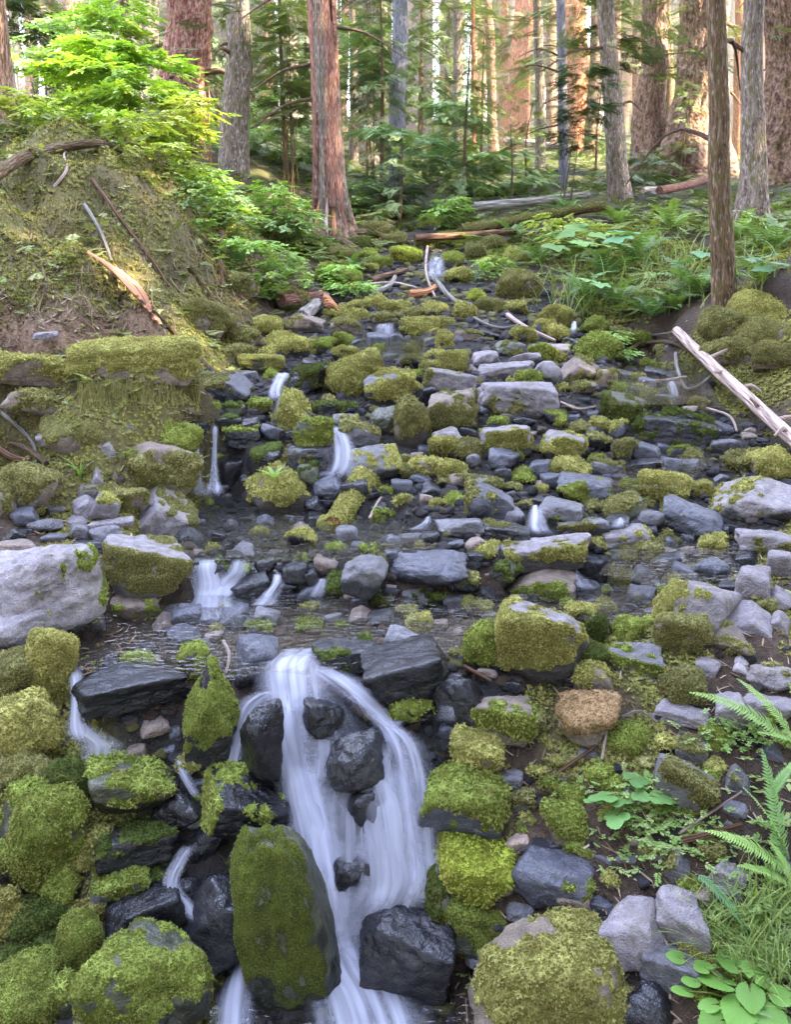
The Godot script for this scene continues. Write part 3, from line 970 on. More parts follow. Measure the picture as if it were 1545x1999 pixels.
const SKIN := {"d": "stone_glossy", "g": "stone_dry", "l": "stone_dry", "b": "stone_dry", "o": "stone_wet", "u": "stone_wet", "w": "stone_dry", "t": "stone_dry"}
const MOSS := {"y": Color(0.42, 0.405, 0.135), "g": Color(0.285, 0.345, 0.08), "d": Color(0.11, 0.145, 0.04), "o": Color(0.28, 0.27, 0.11), "r": Color(0.42, 0.28, 0.155), "l": Color(0.44, 0.5, 0.085), "m": Color(0.24, 0.29, 0.055)}
var ball := {}
var rock_spots: Array = []      # [place, radius, short label] of each rock, for what lies between them

func ball_of(level: int) -> Array:
	if ball.has(level): return ball[level]
	var v: Array[Vector3] = []
	var f: Array[Vector3i] = []
	if level == 0:
		var t := (1.0 + sqrt(5.0)) / 2.0
		for p in [[-1, t, 0], [1, t, 0], [-1, -t, 0], [1, -t, 0], [0, -1, t], [0, 1, t], [0, -1, -t], [0, 1, -t], [t, 0, -1], [t, 0, 1], [-t, 0, -1], [-t, 0, 1]]:
			v.append(Vector3(p[0], p[1], p[2]).normalized())
		for q in [[0, 11, 5], [0, 5, 1], [0, 1, 7], [0, 7, 10], [0, 10, 11], [1, 5, 9], [5, 11, 4], [11, 10, 2], [10, 7, 6], [7, 1, 8], [3, 9, 4], [3, 4, 2], [3, 2, 6], [3, 6, 8], [3, 8, 9], [4, 9, 5], [2, 4, 11], [6, 2, 10], [8, 6, 7], [9, 8, 1]]:
			f.append(Vector3i(q[0], q[2], q[1]))
	else:
		var low = ball_of(level - 1)
		v = (low[0] as Array[Vector3]).duplicate()
		var made := {}
		for t: Vector3i in low[1]:
			var m := [0, 0, 0]
			for e in 3:
				var a := t[e]
				var b := t[(e + 1) % 3]
				var key := mini(a, b) * 100000 + maxi(a, b)
				if not made.has(key):
					made[key] = v.size()
					v.append((v[a] + v[b]).normalized())
				m[e] = made[key]
			f.append(Vector3i(t.x, m[0], m[2]))
			f.append(Vector3i(t.y, m[1], m[0]))
			f.append(Vector3i(t.z, m[2], m[1]))
			f.append(Vector3i(m[0], m[1], m[2]))
	ball[level] = [v, f]
	return ball[level]

func planes_of(form: String, r: RandomNumberGenerator) -> Array:
	var out: Array = []       # Vector4: normal and distance
	var jit := 0.22
	var near := 0.84
	var more := 6
	var sharp := 15.0
	match form:
		"r":
			jit = 0.35; near = 0.92; more = 5; sharp = 7.0
		"s":
			jit = 0.14; near = 0.8; more = 5; sharp = 16.0
		"e", "e2":
			jit = 0.1; near = 0.9; more = 4; sharp = 3.8
		"w":
			more = 4; sharp = 16.0
		"p":
			more = 2; sharp = 18.0
	for a in [Vector3.RIGHT, Vector3.LEFT, Vector3.UP, Vector3.DOWN, Vector3.BACK, Vector3.FORWARD]:
		var n: Vector3 = (a + Vector3(r.randf_range(-jit, jit), r.randf_range(-jit, jit), r.randf_range(-jit, jit))).normalized()
		out.append(Vector4(n.x, n.y, n.z, near * r.randf_range(0.9, 1.1)))
	if form == "w":
		for s in [-1.0, 1.0]:
			var n := Vector3(s * r.randf_range(0.5, 0.9), 0.75, r.randf_range(0.1, 0.4)).normalized()
			out.append(Vector4(n.x, n.y, n.z, r.randf_range(0.55, 0.7)))
		out[2].w = 1.2
	if form == "p":
		for q in [Vector3(-0.75, 0.6, 0.35), Vector3(0.8, 0.55, 0.1), Vector3(0.1, 0.5, 0.8), Vector3(0, 0.5, -0.8)]:
			var n: Vector3 = q.normalized()
			out.append(Vector4(n.x, n.y, n.z, r.randf_range(0.5, 0.58)))
		out[2].w = 1.5
	for i in more:
		var n := Vector3(r.randf_range(-1, 1), r.randf_range(-0.7, 1), r.randf_range(-0.6, 1)).normalized()
		out.append(Vector4(n.x, n.y, n.z, r.randf_range(0.88, 1.08)))
	out.append(sharp)
	return out

# points and normals of a stone that fills the half sizes given
func stone_shape(level: int, form: String, half: Vector3, r: RandomNumberGenerator) -> Array:
	var b = ball_of(level)
	var dirs: Array[Vector3] = b[0]
	var pl := planes_of(form, r)
	var sharp: float = pl.pop_back()
	var v := PackedVector3Array()
	v.resize(dirs.size())
	var lo := Vector3.ONE * 1e9
	var hi := -lo
	var off := Vector3(r.randf_range(-50, 50), r.randf_range(-50, 50), r.randf_range(-50, 50))
	var amp := 0.13 if form in ["r", "e", "e2"] else 0.1
	var size := (half.x + half.y + half.z) / 3.0
	for i in dirs.size():
		var d := dirs[i]
		var s := 0.0
		for q: Vector4 in pl:
			var k := (d.x * q.x + d.y * q.y + d.z * q.z) / q.w
			if k > 0.25: s += pow(k, sharp)
		var rad := pow(s, -1.0 / sharp)
		rad *= 1.0 + amp * n_mid.get_noise_3dv(d * 0.55 + off) + 0.05 * n_mid.get_noise_3dv(d * 1.6 - off)
		var p := d * rad
		v[i] = p
		lo = lo.min(p)
		hi = hi.max(p)
	var mid := (lo + hi) * 0.5
	var sc := half / ((hi - lo) * 0.5)
	for i in v.size():
		v[i] = (v[i] - mid) * sc
		if form == "e": v[i].x *= 1.0 - 0.13 * v[i].y / half.y
	if level >= 4:
		for i in v.size():
			v[i] += dirs[i] * (0.02 * n_mid.get_noise_3dv(v[i] * (1.6 / maxf(size, 0.05)) * 0.6 + off) * size * 2.0 + 0.006 * n_fine.get_noise_3dv(v[i] + off))
	var idx := PackedInt32Array()
	idx.resize(b[1].size() * 3)
	var k := 0
	for t: Vector3i in b[1]:
		idx[k] = t.x; idx[k + 1] = t.y; idx[k + 2] = t.z
		k += 3
	return [v, normals_of(v, idx), idx]

func build_rocks() -> void:
	for spec: String in ROCKS:
		var half_text := spec.split("|")
		var a := half_text[0].split(" ")
		place_rock(float(a[0]), float(a[1]), float(a[2]), float(a[3]), float(a[4]), a[5], a[6], float(a[7]), a[8], a[9], half_text[1])

func place_rock(px: float, py: float, w: float, h: float, roll: float, form: String, stone: String, moss: float, side: String, hue: String, label: String, called := "") -> void:
	var r := RandomNumberGenerator.new()
	r.seed = hash(label)
	var seat := 0.6
	if form.ends_with("+"):
		seat = 1.7
		form = form.trim_suffix("+")
	var dirv := look(px, py)
	var down := atan2(-dirv.y, -dirv.z)
	var zc := 1.0
	var half := Vector3.ONE
	var p := EYE
	for i in 500:
		zc *= 1.012
		p = EYE + dirv * zc
		half.x = w * 0.5 * zc / FOCAL
		var hv := h * 0.5 * zc / FOCAL
		half.z = minf(half.x * 0.85, hv * 1.3)
		if down > 0.1 and half.z * sin(down) > hv * 0.72: half.z = hv * 0.72 / sin(down)
		half.y = maxf(sqrt(maxf(hv * hv - pow(half.z * sin(maxf(down, 0.0)), 2.0), 0.0)) / cos(down), hv * 0.45)
		if p.y - H0(p.x, p.z) < half.y * seat: break
	var big := maxf(w, h)
	var level := 5 if big > 180.0 else (4 if big > 62.0 else 3)
	var sh := stone_shape(level, form, half, r)
	var v: PackedVector3Array = sh[0]
	var n: PackedVector3Array = sh[1]
	var idx: PackedInt32Array = sh[2]
	var o := Node3D.new()
	var basis := Basis(Vector3.UP, -atan2(dirv.x, -dirv.z)) * Basis(Vector3.BACK, deg_to_rad(roll)) * Basis(Vector3.UP, r.randf_range(-0.18, 0.18))
	# colours of the stone and where the moss grows
	var off := Vector3(r.randf_range(-50, 50), r.randf_range(-50, 50), r.randf_range(-50, 50))
	var toward: Vector3 = {"t": Vector3(0, 1.0, 0.15), "a": Vector3(0, 0.42, 0.2), "f": Vector3(0.05, -0.3, 0.75), "l": Vector3(-1.0, 0.25, 0.35), "r": Vector3(1.0, 0.15, 0.3)}[side]
	var mask := PackedFloat32Array()
	mask.resize(v.size())
	var col := PackedColorArray()
	col.resize(v.size())
	var base: Color = STONE[stone]
	base = base * r.randf_range(0.88, 1.12)
	var size := (half.x + half.y) * 0.5
	var thr := lerpf(1.15, -0.6, moss)
	var rag := 1.25 if side in ["t", "a", "f"] else 0.55
	var damp_shade := r.randf_range(0.15, 0.55)
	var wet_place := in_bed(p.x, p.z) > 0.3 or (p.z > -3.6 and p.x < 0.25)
	var soft := 0.1 if hue != "m" else 0.5
	var stain: Color = base.lerp(Color(0.13, 0.12, 0.05), 0.55)
	for i in v.size():
		var s := n[i].dot(toward) * 0.85 + rag * n_moss.get_noise_3dv(v[i] * (0.55 + 0.1 / maxf(size, 0.08)) + off) + 0.5 * n_fine.get_noise_3dv(v[i] * 1.3 + off)
		var k := 0.0
		if moss > 0.0:
			k = smoothstep(thr - soft, thr + soft, s)
			k *= smoothstep(-0.2, 0.15, v[i].y / half.y + damp_shade + 0.9 * n_moss.get_noise_3dv(v[i] * 1.2 - off)) if moss < 0.95 else 1.0
		mask[i] = k
		var blot := n_mid.get_noise_3dv(v[i] * 1.4 + off * 1.7)
		var c := base * (1.0 + 0.3 * blot)
		if stone in ["l", "g", "b"] and moss > 0.0:
			c = c.lerp(stain, smoothstep(thr - 0.75, thr, s) * 0.7)
		if stone == "l": c = c.lerp(c * Color(0.86, 0.84, 0.8), smoothstep(0.0, 0.4, n_fine.get_noise_3dv(v[i] * 0.6 + off)))
		if wet_place and stone != "d":      # splash zone: soaked stone, deepened with painted shade at the foot for contrast
			c *= lerpf(0.26, 1.0, smoothstep(-0.12, 0.2, v[i].y / half.y + damp_shade * 0.75 + 0.8 * n_moss.get_noise_3dv(v[i] * 1.2 - off)))
		c.a = 1.0
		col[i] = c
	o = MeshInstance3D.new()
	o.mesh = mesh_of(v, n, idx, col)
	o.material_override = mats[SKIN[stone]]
	var kind_name := called if called else ("boulder" if big > 95.0 else "rock")
	o.name = numbered(kind_name)
	o.position = p
	o.basis = basis
	add_child(o, true)
	tag(o, label, kind_name.replace("_", " "), ("cobbles between the boulders" if called == "cobble" else "broken stones on the near bank") if called else ("boulders along the creek" if big > 95.0 else "rocks of the creek"))
	rock_spots.append([p, maxf(half.x, half.z), label, Vector2(px, py), w * 0.5, h * 0.5])
	if moss > 0.05: grow_moss(o, v, n, idx, mask, hue, zc, r, off)

var moss_total := 0
func grow_moss(o: Node3D, v: PackedVector3Array, n: PackedVector3Array, idx: PackedInt32Array, mask: PackedFloat32Array, hue: String, away: float, r: RandomNumberGenerator, off: Vector3) -> void:
	var thin := hue == "m"
	var thick := 0.004 if thin else 0.006 + 0.0009 * away
	var tone: Color = MOSS[hue]
	tone = tone * r.randf_range(0.85, 1.12)
	var keep := PackedInt32Array()
	var at_new := PackedInt32Array()
	at_new.resize(v.size())
	at_new.fill(-1)
	var mv := PackedVector3Array()
	var mc := PackedColorArray()
	var tris := PackedInt32Array()
	for t in range(0, idx.size(), 3):
		if mask[idx[t]] + mask[idx[t + 1]] + mask[idx[t + 2]] < 0.3: continue
		for e in 3:
			var i := idx[t + e]
			if at_new[i] < 0:
				at_new[i] = mv.size()
				var lump := n_moss.get_noise_3dv(v[i] * 3.2 + off) + 0.5 * n_fine.get_noise_3dv(v[i] * 2.2)
				mv.append(v[i] + n[i] * (thick * (mask[i] * (1.0 + 0.8 * lump) - 0.22)))
				var c := tone * (0.85 + 0.25 * lump)
				if thin: c = tone.lerp(Color(0.1, 0.11, 0.06), 1.0 - mask[i] * (0.7 + 0.3 * lump))
				c.a = 1.0
				mc.append(c)
				keep.append(i)
			tris.append(at_new[i])
	if tris.size() == 0: return
	var mn := normals_of(mv, tris)
	put("moss", mesh_of(mv, mn, tris, mc), mats.moss_mat, o).set_meta("kind", "stuff")
	if thin: thick = 0.0
	# tufts all over the cushion
	var size := (0.0036 + 0.00085 * away) * (0.8 if thin else r.randf_range(0.85, 1.55))
	var share := 0.6 if hue == "r" else r.randf_range(0.08, 0.5)
	var where: Array[Transform3D] = []
	var tint := PackedColorArray()
	var where2: Array[Transform3D] = []
	var tint2 := PackedColorArray()
	var eye := o.transform.affine_inverse() * EYE
	var grain := 0.5 if not thin else 0.22
	for t in range(0, tris.size(), 3):
		var a := mv[tris[t]]
		var b := mv[tris[t + 1]]
		var c := mv[tris[t + 2]]
		var f := (c - a).cross(b - a)
		var area := f.length() * 0.5
		if f.dot(eye - a) < -0.25 * f.length() * (eye - a).length(): continue      # the far side needs no tufts
		var full := (mask[keep[tris[t]]] + mask[keep[tris[t + 1]]] + mask[keep[tris[t + 2]]]) / 3.0
		if full < 0.25: continue
		var many := area * grain * full / (size * size)
		var count := int(many) + (1 if r.randf() < many - int(many) else 0)
		var nn := f.normalized()
		for q in count:
			var x := r.randf()
			var y := r.randf()
			if x + y > 1.0:
				x = 1.0 - x
				y = 1.0 - y
			var p := a + (b - a) * x + (c - a) * y
			var up := (nn + Vector3(r.randf_range(-0.4, 0.4), r.randf_range(-0.5, 0.3), r.randf_range(-0.4, 0.4))).normalized()
			if nn.y < 0.5: up = (up + Vector3.DOWN * 0.35 * (1.0 - nn.y)).normalized()     # hangs on steep sides
			var bs := Basis(Quaternion(Vector3.UP, up)) * Basis(Vector3.UP, r.randf() * TAU)
			var k := size * r.randf_range(0.7, 1.5)
			where.append(Transform3D(bs.scaled(Vector3(k, k * r.randf_range(0.7, 1.5), k)), p))
			var patch := n_moss.get_noise_3dv(p * 2.0 + off)
			var cc := tone * clampf(1.05 + 0.5 * patch + r.randf_range(-0.18, 0.18), 0.5, 1.9)
			cc = cc.lerp(Color(0.24, 0.17, 0.06), clampf(r.randf_range(-0.45, 0.3) - patch * 0.8, 0.0, 0.6))
			cc = cc.lerp(Color(0.3, 0.24, 0.09) * tone.g * 3.0, clampf(0.75 - nn.y, 0.0, 1.0) * clampf(0.45 + patch, 0.0, 0.8))
			if thin: cc = cc.lerp(Color(0.1, 0.12, 0.05), 0.3)
			cc.a = 1.0
			if away < 6.5 and not thin and r.randf() < share:
				var kk := size * r.randf_range(1.5, 2.8)
				where2.append(Transform3D(bs.scaled(Vector3(kk, kk * 0.8, kk)), p))
				tint2.append(cc * 1.1)
				where.pop_back()
				continue
			tint.append(cc)
	if where.size():
		moss_total += where.size()
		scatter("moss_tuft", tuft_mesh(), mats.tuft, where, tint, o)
	if where2.size():
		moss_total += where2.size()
		scatter("moss_frond", feather_mesh(), mats.tuft, where2, tint2, o)

var tuft: ArrayMesh
# a little star of bent blades, one unit high
func tuft_mesh() -> ArrayMesh:
	if tuft: return tuft
	var r := RandomNumberGenerator.new()
	r.seed = 5
	var v := PackedVector3Array()
	var n := PackedVector3Array()
	var c := PackedColorArray()
	var idx := PackedInt32Array()
	for k in 9:
		var an := TAU * k / 9.0 + r.randf_range(-0.3, 0.3)
		var d := Vector3(cos(an), 0, sin(an))
		var s := Vector3(-sin(an), 0, cos(an)) * r.randf_range(0.1, 0.16)
		var lean := r.randf_range(0.25, 0.9)
		var tall := r.randf_range(0.6, 1.0)
		var m := d * lean * 0.5 + Vector3.UP * tall * 0.62
		var e := d * lean * 1.1 + Vector3.UP * tall * r.randf_range(0.7, 1.0)
		var i := v.size()
		v.append_array([-s * 0.5 + d * 0.08, s * 0.5 + d * 0.08, m - s, m + s, e])
		var nn := (Vector3.UP + d * 0.5).normalized()
		for q in 5: n.append(nn)
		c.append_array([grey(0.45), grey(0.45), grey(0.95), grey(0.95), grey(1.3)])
		idx.append_array([i, i + 1, i + 2, i + 1, i + 3, i + 2, i + 2, i + 3, i + 4])
	tuft = mesh_of(v, normals_of(v, idx), idx, c)
	return tuft

var feather: ArrayMesh
# a feathery moss shoot: arching strands set with small leaflets
func feather_mesh() -> ArrayMesh:
	if feather: return feather
	var r := RandomNumberGenerator.new()
	r.seed = 15
	var v := PackedVector3Array()
	var c := PackedColorArray()
	var idx := PackedInt32Array()
	for k in 4:
		var an := TAU * k / 4.0 + r.randf_range(-0.5, 0.5)
		var d := Vector3(cos(an), 0, sin(an))
		var s := Vector3(-sin(an), 0, cos(an))
		var ln := r.randf_range(0.7, 1.2)
		for q in 5:
			var f := (q + 0.4) / 5.0
			var p := d * ln * f + Vector3.UP * (0.75 * f - 0.7 * f * f) * ln
			for e in [-1.0, 1.0]:
				var w := 0.26 * (1.1 - f)
				var i := v.size()
				v.append_array([p - d * 0.05, p + d * 0.07, p + s * (e * w) + d * 0.14 + Vector3.UP * r.randf_range(-0.05, 0.06)])
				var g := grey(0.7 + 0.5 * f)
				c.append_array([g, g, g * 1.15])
				idx.append_array([i, i + 1, i + 2])
		var j := v.size()
		v.append_array([-s * 0.03, s * 0.03, d * ln * 1.1 + Vector3.UP * 0.08 * ln])
		c.append_array([grey(0.6), grey(0.6), grey(1.1)])
		idx.append_array([j, j + 1, j + 2])
	feather = mesh_of(v, normals_of(v, idx), idx, c)
	return feather

# ====================================================================== trees
# foot x, foot y, distance, x at the top edge, width at the foot, width at the top edge (pixels), bark, flare, limbs | label
const TRUNKS := [
	"-12 262 10.6 -22 78 64 bark_brown 0.5 3|dark furrowed trunk cut by the picture edge, above the mossy mound",
	"366 330 18 361 92 82 bark_red 0.2 5|thickest pinkish-red furrowed trunk rising behind the bright green shrubs",
	"456 326 17 466 56 44 bark_grey 0.12 4|grey trunk with a mossy edge beside the thickest reddish trunk",
	"692 292 25 691 20 16 bark_grey 0.1 2|slim pale trunk, paired with a wider pale one",
	"718 290 26 714 46 36 bark_grey 0.2 3|wide pale trunk of the pair behind the torn snag",
	"775 352 20.5 777 33 29 bark_blue 0.1 2|straight blue-grey trunk standing over the head of the creek",
	"897 326 24 893 18 17 bark_grey 0.1 4|slim dark grey trunk among pale green hemlock boughs",
	"966 296 31 953 22 17 bark_red 0.2 3|slim reddish trunk next to the sunlit cedar",
	"1008 276 38 1020 46 40 bark_cedar 0.25 1|orange cedar trunk glowing in the sun",
	"984 280 41 988 16 14 bark_cedar 0.1 1|thin orange trunk touching the glowing cedar",
	"1056 342 26 1052 20 17 bark_grey 0.1 4|dark straight trunk in front of the orange cedars",
	"1101 377 21 1096 20 16 bark_blue 0.1 3|thin blue-grey trunk standing on the end of the grey fallen log",
	"1126 282 36 1130 50 44 bark_cedar 0.2 1|second orange cedar trunk, behind the thin blue-grey one",
	"1152 298 31 1166 26 20 bark_brown 0.15 3|dark brown leaning trunk by the second orange cedar",
	"1213 402 17.3 1184 44 33 bark_grey 0.25 6|leaning grey trunk dotted with knots, moss at its foot",
	"1203 282 34 1207 18 16 bark_red 0.1 2|slim red trunk half hidden by the leaning knotted trunk",
	"1246 285 36 1249 24 20 bark_brown 0.1 2|brown trunk far back between the knotted and the furrowed trunk",
	"1270 332 24 1280 66 46 bark_brown 0.35 4|broad furrowed brown trunk with a spreading foot",
	"1310 305 27 1304 20 16 bark_moss 0.1 4|slim mossy trunk between two broad furrowed ones",
	"1364 335 23 1378 112 72 bark_brown 0.4 4|massive furrowed trunk behind the slender brown one",
	"1416 604 8.15 1403 46 33 bark_moss 0.1 5|slender brown mossy trunk rooted on the creek bank",
	"1468 436 13.4 1470 56 42 bark_grey 0.45 4|pale patchy trunk with splayed mossy foot",
	"1534 358 20 1526 112 80 bark_brown 0.3 2|massive furrowed trunk at the picture edge beside the pale patchy one",
	"1442 300 30 1446 24 18 bark_cedar 0.1 2|yellowish slim trunk behind the pale patchy one",
	"140 240 30 140 46 38 bark_brown 0.1 3|brown trunk deep behind the bright green shrubs",
	"208 250 27 205 62 54 bark_blue 0.1 3|broad purple-grey trunk behind the bright green shrubs",
	"300 240 30 297 36 30 bark_grey 0.1 3|grey trunk beside the thickest reddish trunk, farther back",
	"520 285 32 522 20 17 bark_brown 0.1 4|slim brown trunk between the grey trunk and the torn snag",
	"556 280 38 553 18 15 bark_grey 0.1 3|thin grey trunk just before the torn snag",
	"670 275 36 672 18 15 bark_brown 0.1 3|thin brown trunk just behind the torn snag",
	"738 280 34 741 16 14 bark_brown 0.1 3|thin brown trunk beside the straight blue-grey one",
	"826 280 38 826 18 15 bark_grey 0.1 4|thin grey trunk deep among the hemlock boughs",
	"926 300 28 924 8 7 bark_cedar 0.05 2|pole-thin pale sapling trunk near the slim reddish trunk",
	"1078 280 40 1078 22 18 bark_brown 0.1 2|dark trunk under the bright gap in the canopy",
	"60 235 32 64 26 22 bark_brown 0.1 3|dark trunk behind the shrubs, next to the edge trunk",
]

func build_trees() -> void:
	for spec: String in TRUNKS:
		var part := spec.split("|")
		var a := part[0].split(" ")
		make_trunk(float(a[0]), float(a[1]), float(a[2]), float(a[3]), float(a[4]), float(a[5]), a[6], float(a[7]), int(a[8]), part[1])
	make_snag()
	far_forest()

func make_trunk(px: float, py: float, d: float, top: float, wb: float, wt: float, bark: String, flare: float, limbs: int, label: String) -> void:
	var r := RandomNumberGenerator.new()
	r.seed = hash(label)
	var foot := at(px, py, d)
	foot.y = minf(foot.y, H(foot.x, foot.z))
	var head := at(top, 0, d)
	var axis := (head - foot) / (head.y - foot.y)
	var tall := maxf(head.y - foot.y + 5.0, 13.0)
	var zc := 1.0 / px_per_m(foot)
	var rb := wb * 0.5 * zc
	var rt := wt * 0.5 * zc
	var t := thing("conifer_tree", label, "tree", foot, "conifers of the forest")
	var path := PackedVector3Array()
	var rad := PackedFloat32Array()
	var rings := 70 if d < 25.0 else 30
	var wob := r.randf_range(0, 100)
	for i in rings + 1:
		var f := float(i) / rings
		var y := -0.35 + (tall + 0.35) * f * (0.4 + 0.6 * f)
		var k := clampf(y / (head.y - foot.y), 0.0, 1.6)
		var sway := Vector3(n_mid.get_noise_1d(wob + y * 0.12), 0, n_mid.get_noise_1d(wob + 50 + y * 0.12)) * rb * 0.5 * clampf(y, 0, 1)
		path.append(axis * y + sway)
		rad.append(lerpf(rb, rt, k) / (1.0 + flare * 0.4) * (1.0 + flare * exp(-maxf(y, 0.0) / (rb * 2.6))) )
	var sides := clampi(int(rb * 1.0 / d * 2400.0), 20, 96)
	var m := furrowed(path, rad, sides, wob, 0.075 if bark in ["bark_brown", "bark_red"] else 0.04, flare)
	put("trunk", m, mats[bark], t)
	for k in limbs:      # dead limbs and stubs
		var y := r.randf_range(1.5, head.y - foot.y + 1.0) if d < 28.0 else r.randf_range(3.0, head.y - foot.y + 1.0)
		var an := r.randf() * TAU
		var out := Vector3(cos(an), 0.0, sin(an) * 0.7)
		var rr := lerpf(rb, rt, y / (head.y - foot.y))
		var ln := r.randf_range(0.2, 1.1) * (1.0 + d * 0.04)
		var p0 := axis * y + out * rr * 0.6
		var pts := [p0, p0 + out * ln * 0.5 + Vector3(0, r.randf_range(-0.1, 0.2) * ln, 0), p0 + out * ln + Vector3(0, r.randf_range(-0.45, 0.1) * ln, 0)]
		put("limb", tube(curve(pts, 6), taper(7, rr * 0.13 + 0.01, 0.006), 6), mats.bark_brown, t)
	if d > 15.0:      # boughs higher up
		var where: Array[Transform3D] = []
		var tint := PackedColorArray()
		var low := (head.y - foot.y) * r.randf_range(0.45, 0.75)
		for k in int(r.randf_range(40, 90)):
			var y := lerpf(low, tall, r.randf())
			var an := r.randf() * TAU
			var reach := r.randf_range(0.4, 2.2) * (1.0 - 0.4 * y / tall)
			var c := Vector3(cos(an), 0, sin(an))
			for q in 4:
				var p := axis * y + c * reach * (0.3 + 0.25 * q) + Vector3(0, -0.06 * reach * reach * q + r.randf_range(-0.1, 0.1), 0)
				where.append(spray_at(p, an + r.randf_range(-0.9, 0.9), r.randf_range(0.35, 0.7), r.randf_range(-0.35, 0.1)))
				tint.append(green(r, 0.55))
		scatter("crown", spray_mesh(), mats.needle, where, tint, t)

func taper(n: int, a: float, b: float) -> PackedFloat32Array:
	var o := PackedFloat32Array()
	for i in n: o.append(lerpf(a, b, float(i) / (n - 1)))
	return o

# a trunk whose bark stands out in long furrows; the foot spreads into root ridges
func furrowed(path: PackedVector3Array, rad: PackedFloat32Array, sides: int, at_seed: float, deep: float, flare: float) -> ArrayMesh:
	var v := PackedVector3Array()
	var uv := PackedVector2Array()
	var lobes := 5 + int(at_seed) % 3
	for i in path.size():
		var y := path[i].y
		for s in sides + 1:
			var an := TAU * (s % sides) / sides
			var f := n_rough.get_noise_3d(cos(an) * 190.0 + at_seed * 37.0, sin(an) * 190.0, y * 26.0)
			var g := n_rough.get_noise_3d(cos(an) * 40.0 + at_seed * 91.0, sin(an) * 40.0, y * 12.0)
			var k := 1.0 + deep * 1.6 * (absf(f) * 2.0 - 0.35) + 0.06 * g
			k += flare * 0.45 * exp(-maxf(y, 0.0) / (rad[0] * 1.6)) * cos(an * lobes + at_seed)
			v.append(path[i] + Vector3(cos(an), 0, sin(an)) * rad[i] * k)
			uv.append(Vector2(float(s) / sides, y))
	var idx := grid_index(sides + 1, path.size())
	var n := normals_of(v, idx)
	var mid := (sides + 1) * 2
	if n[mid].dot(v[mid] - path[2]) < 0.0:
		for t in range(0, idx.size(), 3):
			var q := idx[t + 1]
			idx[t + 1] = idx[t + 2]
			idx[t + 2] = q
		for i in n.size(): n[i] = -n[i]
	for i in path.size():
		var a := i * (sides + 1)
		var m := (n[a] + n[a + sides]).normalized()
		n[a] = m
		n[a + sides] = m
	return mesh_of(v, n, idx, PackedColorArray(), uv)

func green(r: RandomNumberGenerator, bright := 1.0) -> Color:
	var k := r.randf()
	var c := Color(0.07, 0.1, 0.045).lerp(Color(0.2, 0.235, 0.1), k * k)
	c = c.lerp(Color(0.2, 0.2, 0.06), 0.4 if r.randf() < 0.15 else 0.0) * (1.1 + 0.7 * bright)
	c.a = 1.0
	return c

func spray_at(p: Vector3, yaw: float, size: float, pitch: float) -> Transform3D:
	return Transform3D((Basis(Vector3.UP, -yaw) * Basis(Vector3.BACK, pitch) * Basis(Vector3.RIGHT, rf(-0.3, 0.3))).scaled(Vector3.ONE * size), p)

var spray: ArrayMesh
# a flat hemlock branchlet, one unit long, drooping towards its tip
func spray_mesh() -> ArrayMesh:
	if spray: return spray
	var r := RandomNumberGenerator.new()
	r.seed = 8
	var v := PackedVector3Array()
	var n := PackedVector3Array()
	var c := PackedColorArray()
	var idx := PackedInt32Array()
	var main := func(x: float) -> Vector3: return Vector3(x, -0.16 * x * x, 0.0)
	var leafy := func(a: Vector3, b: Vector3, w: float, shade: float) -> void:
		var i := v.size()
		var d := (b - a)
		var s := d.cross(Vector3.UP).normalized() * w
		v.append_array([a, a + d * 0.45 + s, a + d * 0.45 - s, b])
		for q in 4: n.append(Vector3.UP)
		c.append_array([grey(shade * 0.75), grey(shade), grey(shade), grey(shade * 1.25)])
		idx.append_array([i, i + 1, i + 2, i + 1, i + 3, i + 2])
	for k in 13:
		var x := 0.06 + 0.9 * k / 12.0
		var ln := 0.4 * (1.0 - 0.75 * x) * r.randf_range(0.8, 1.15)
		for s in [-1.0, 1.0]:
			var a: Vector3 = main.call(x)
			var e: Vector3 = a + Vector3(ln * 0.75, -0.1 * ln, s * ln) + Vector3(0, r.randf_range(-0.02, 0.02), 0)
			leafy.call(a, e, 0.02, r.randf_range(0.75, 1.1))
			for q in 2:
				var f := 0.35 + 0.3 * q
				var b := a.lerp(e, f)
				for t in [0.1, 1.5]:
					var dd := Vector3(cos(s * t), -0.1, sin(s * t)) * ln * 0.36
					leafy.call(b, b + dd, 0.016, r.randf_range(0.8, 1.2))
	leafy.call(Vector3.ZERO, main.call(1.08), 0.012, 0.6)
	spray = mesh_of(v, normals_of(v, idx), idx, c)
	return spray

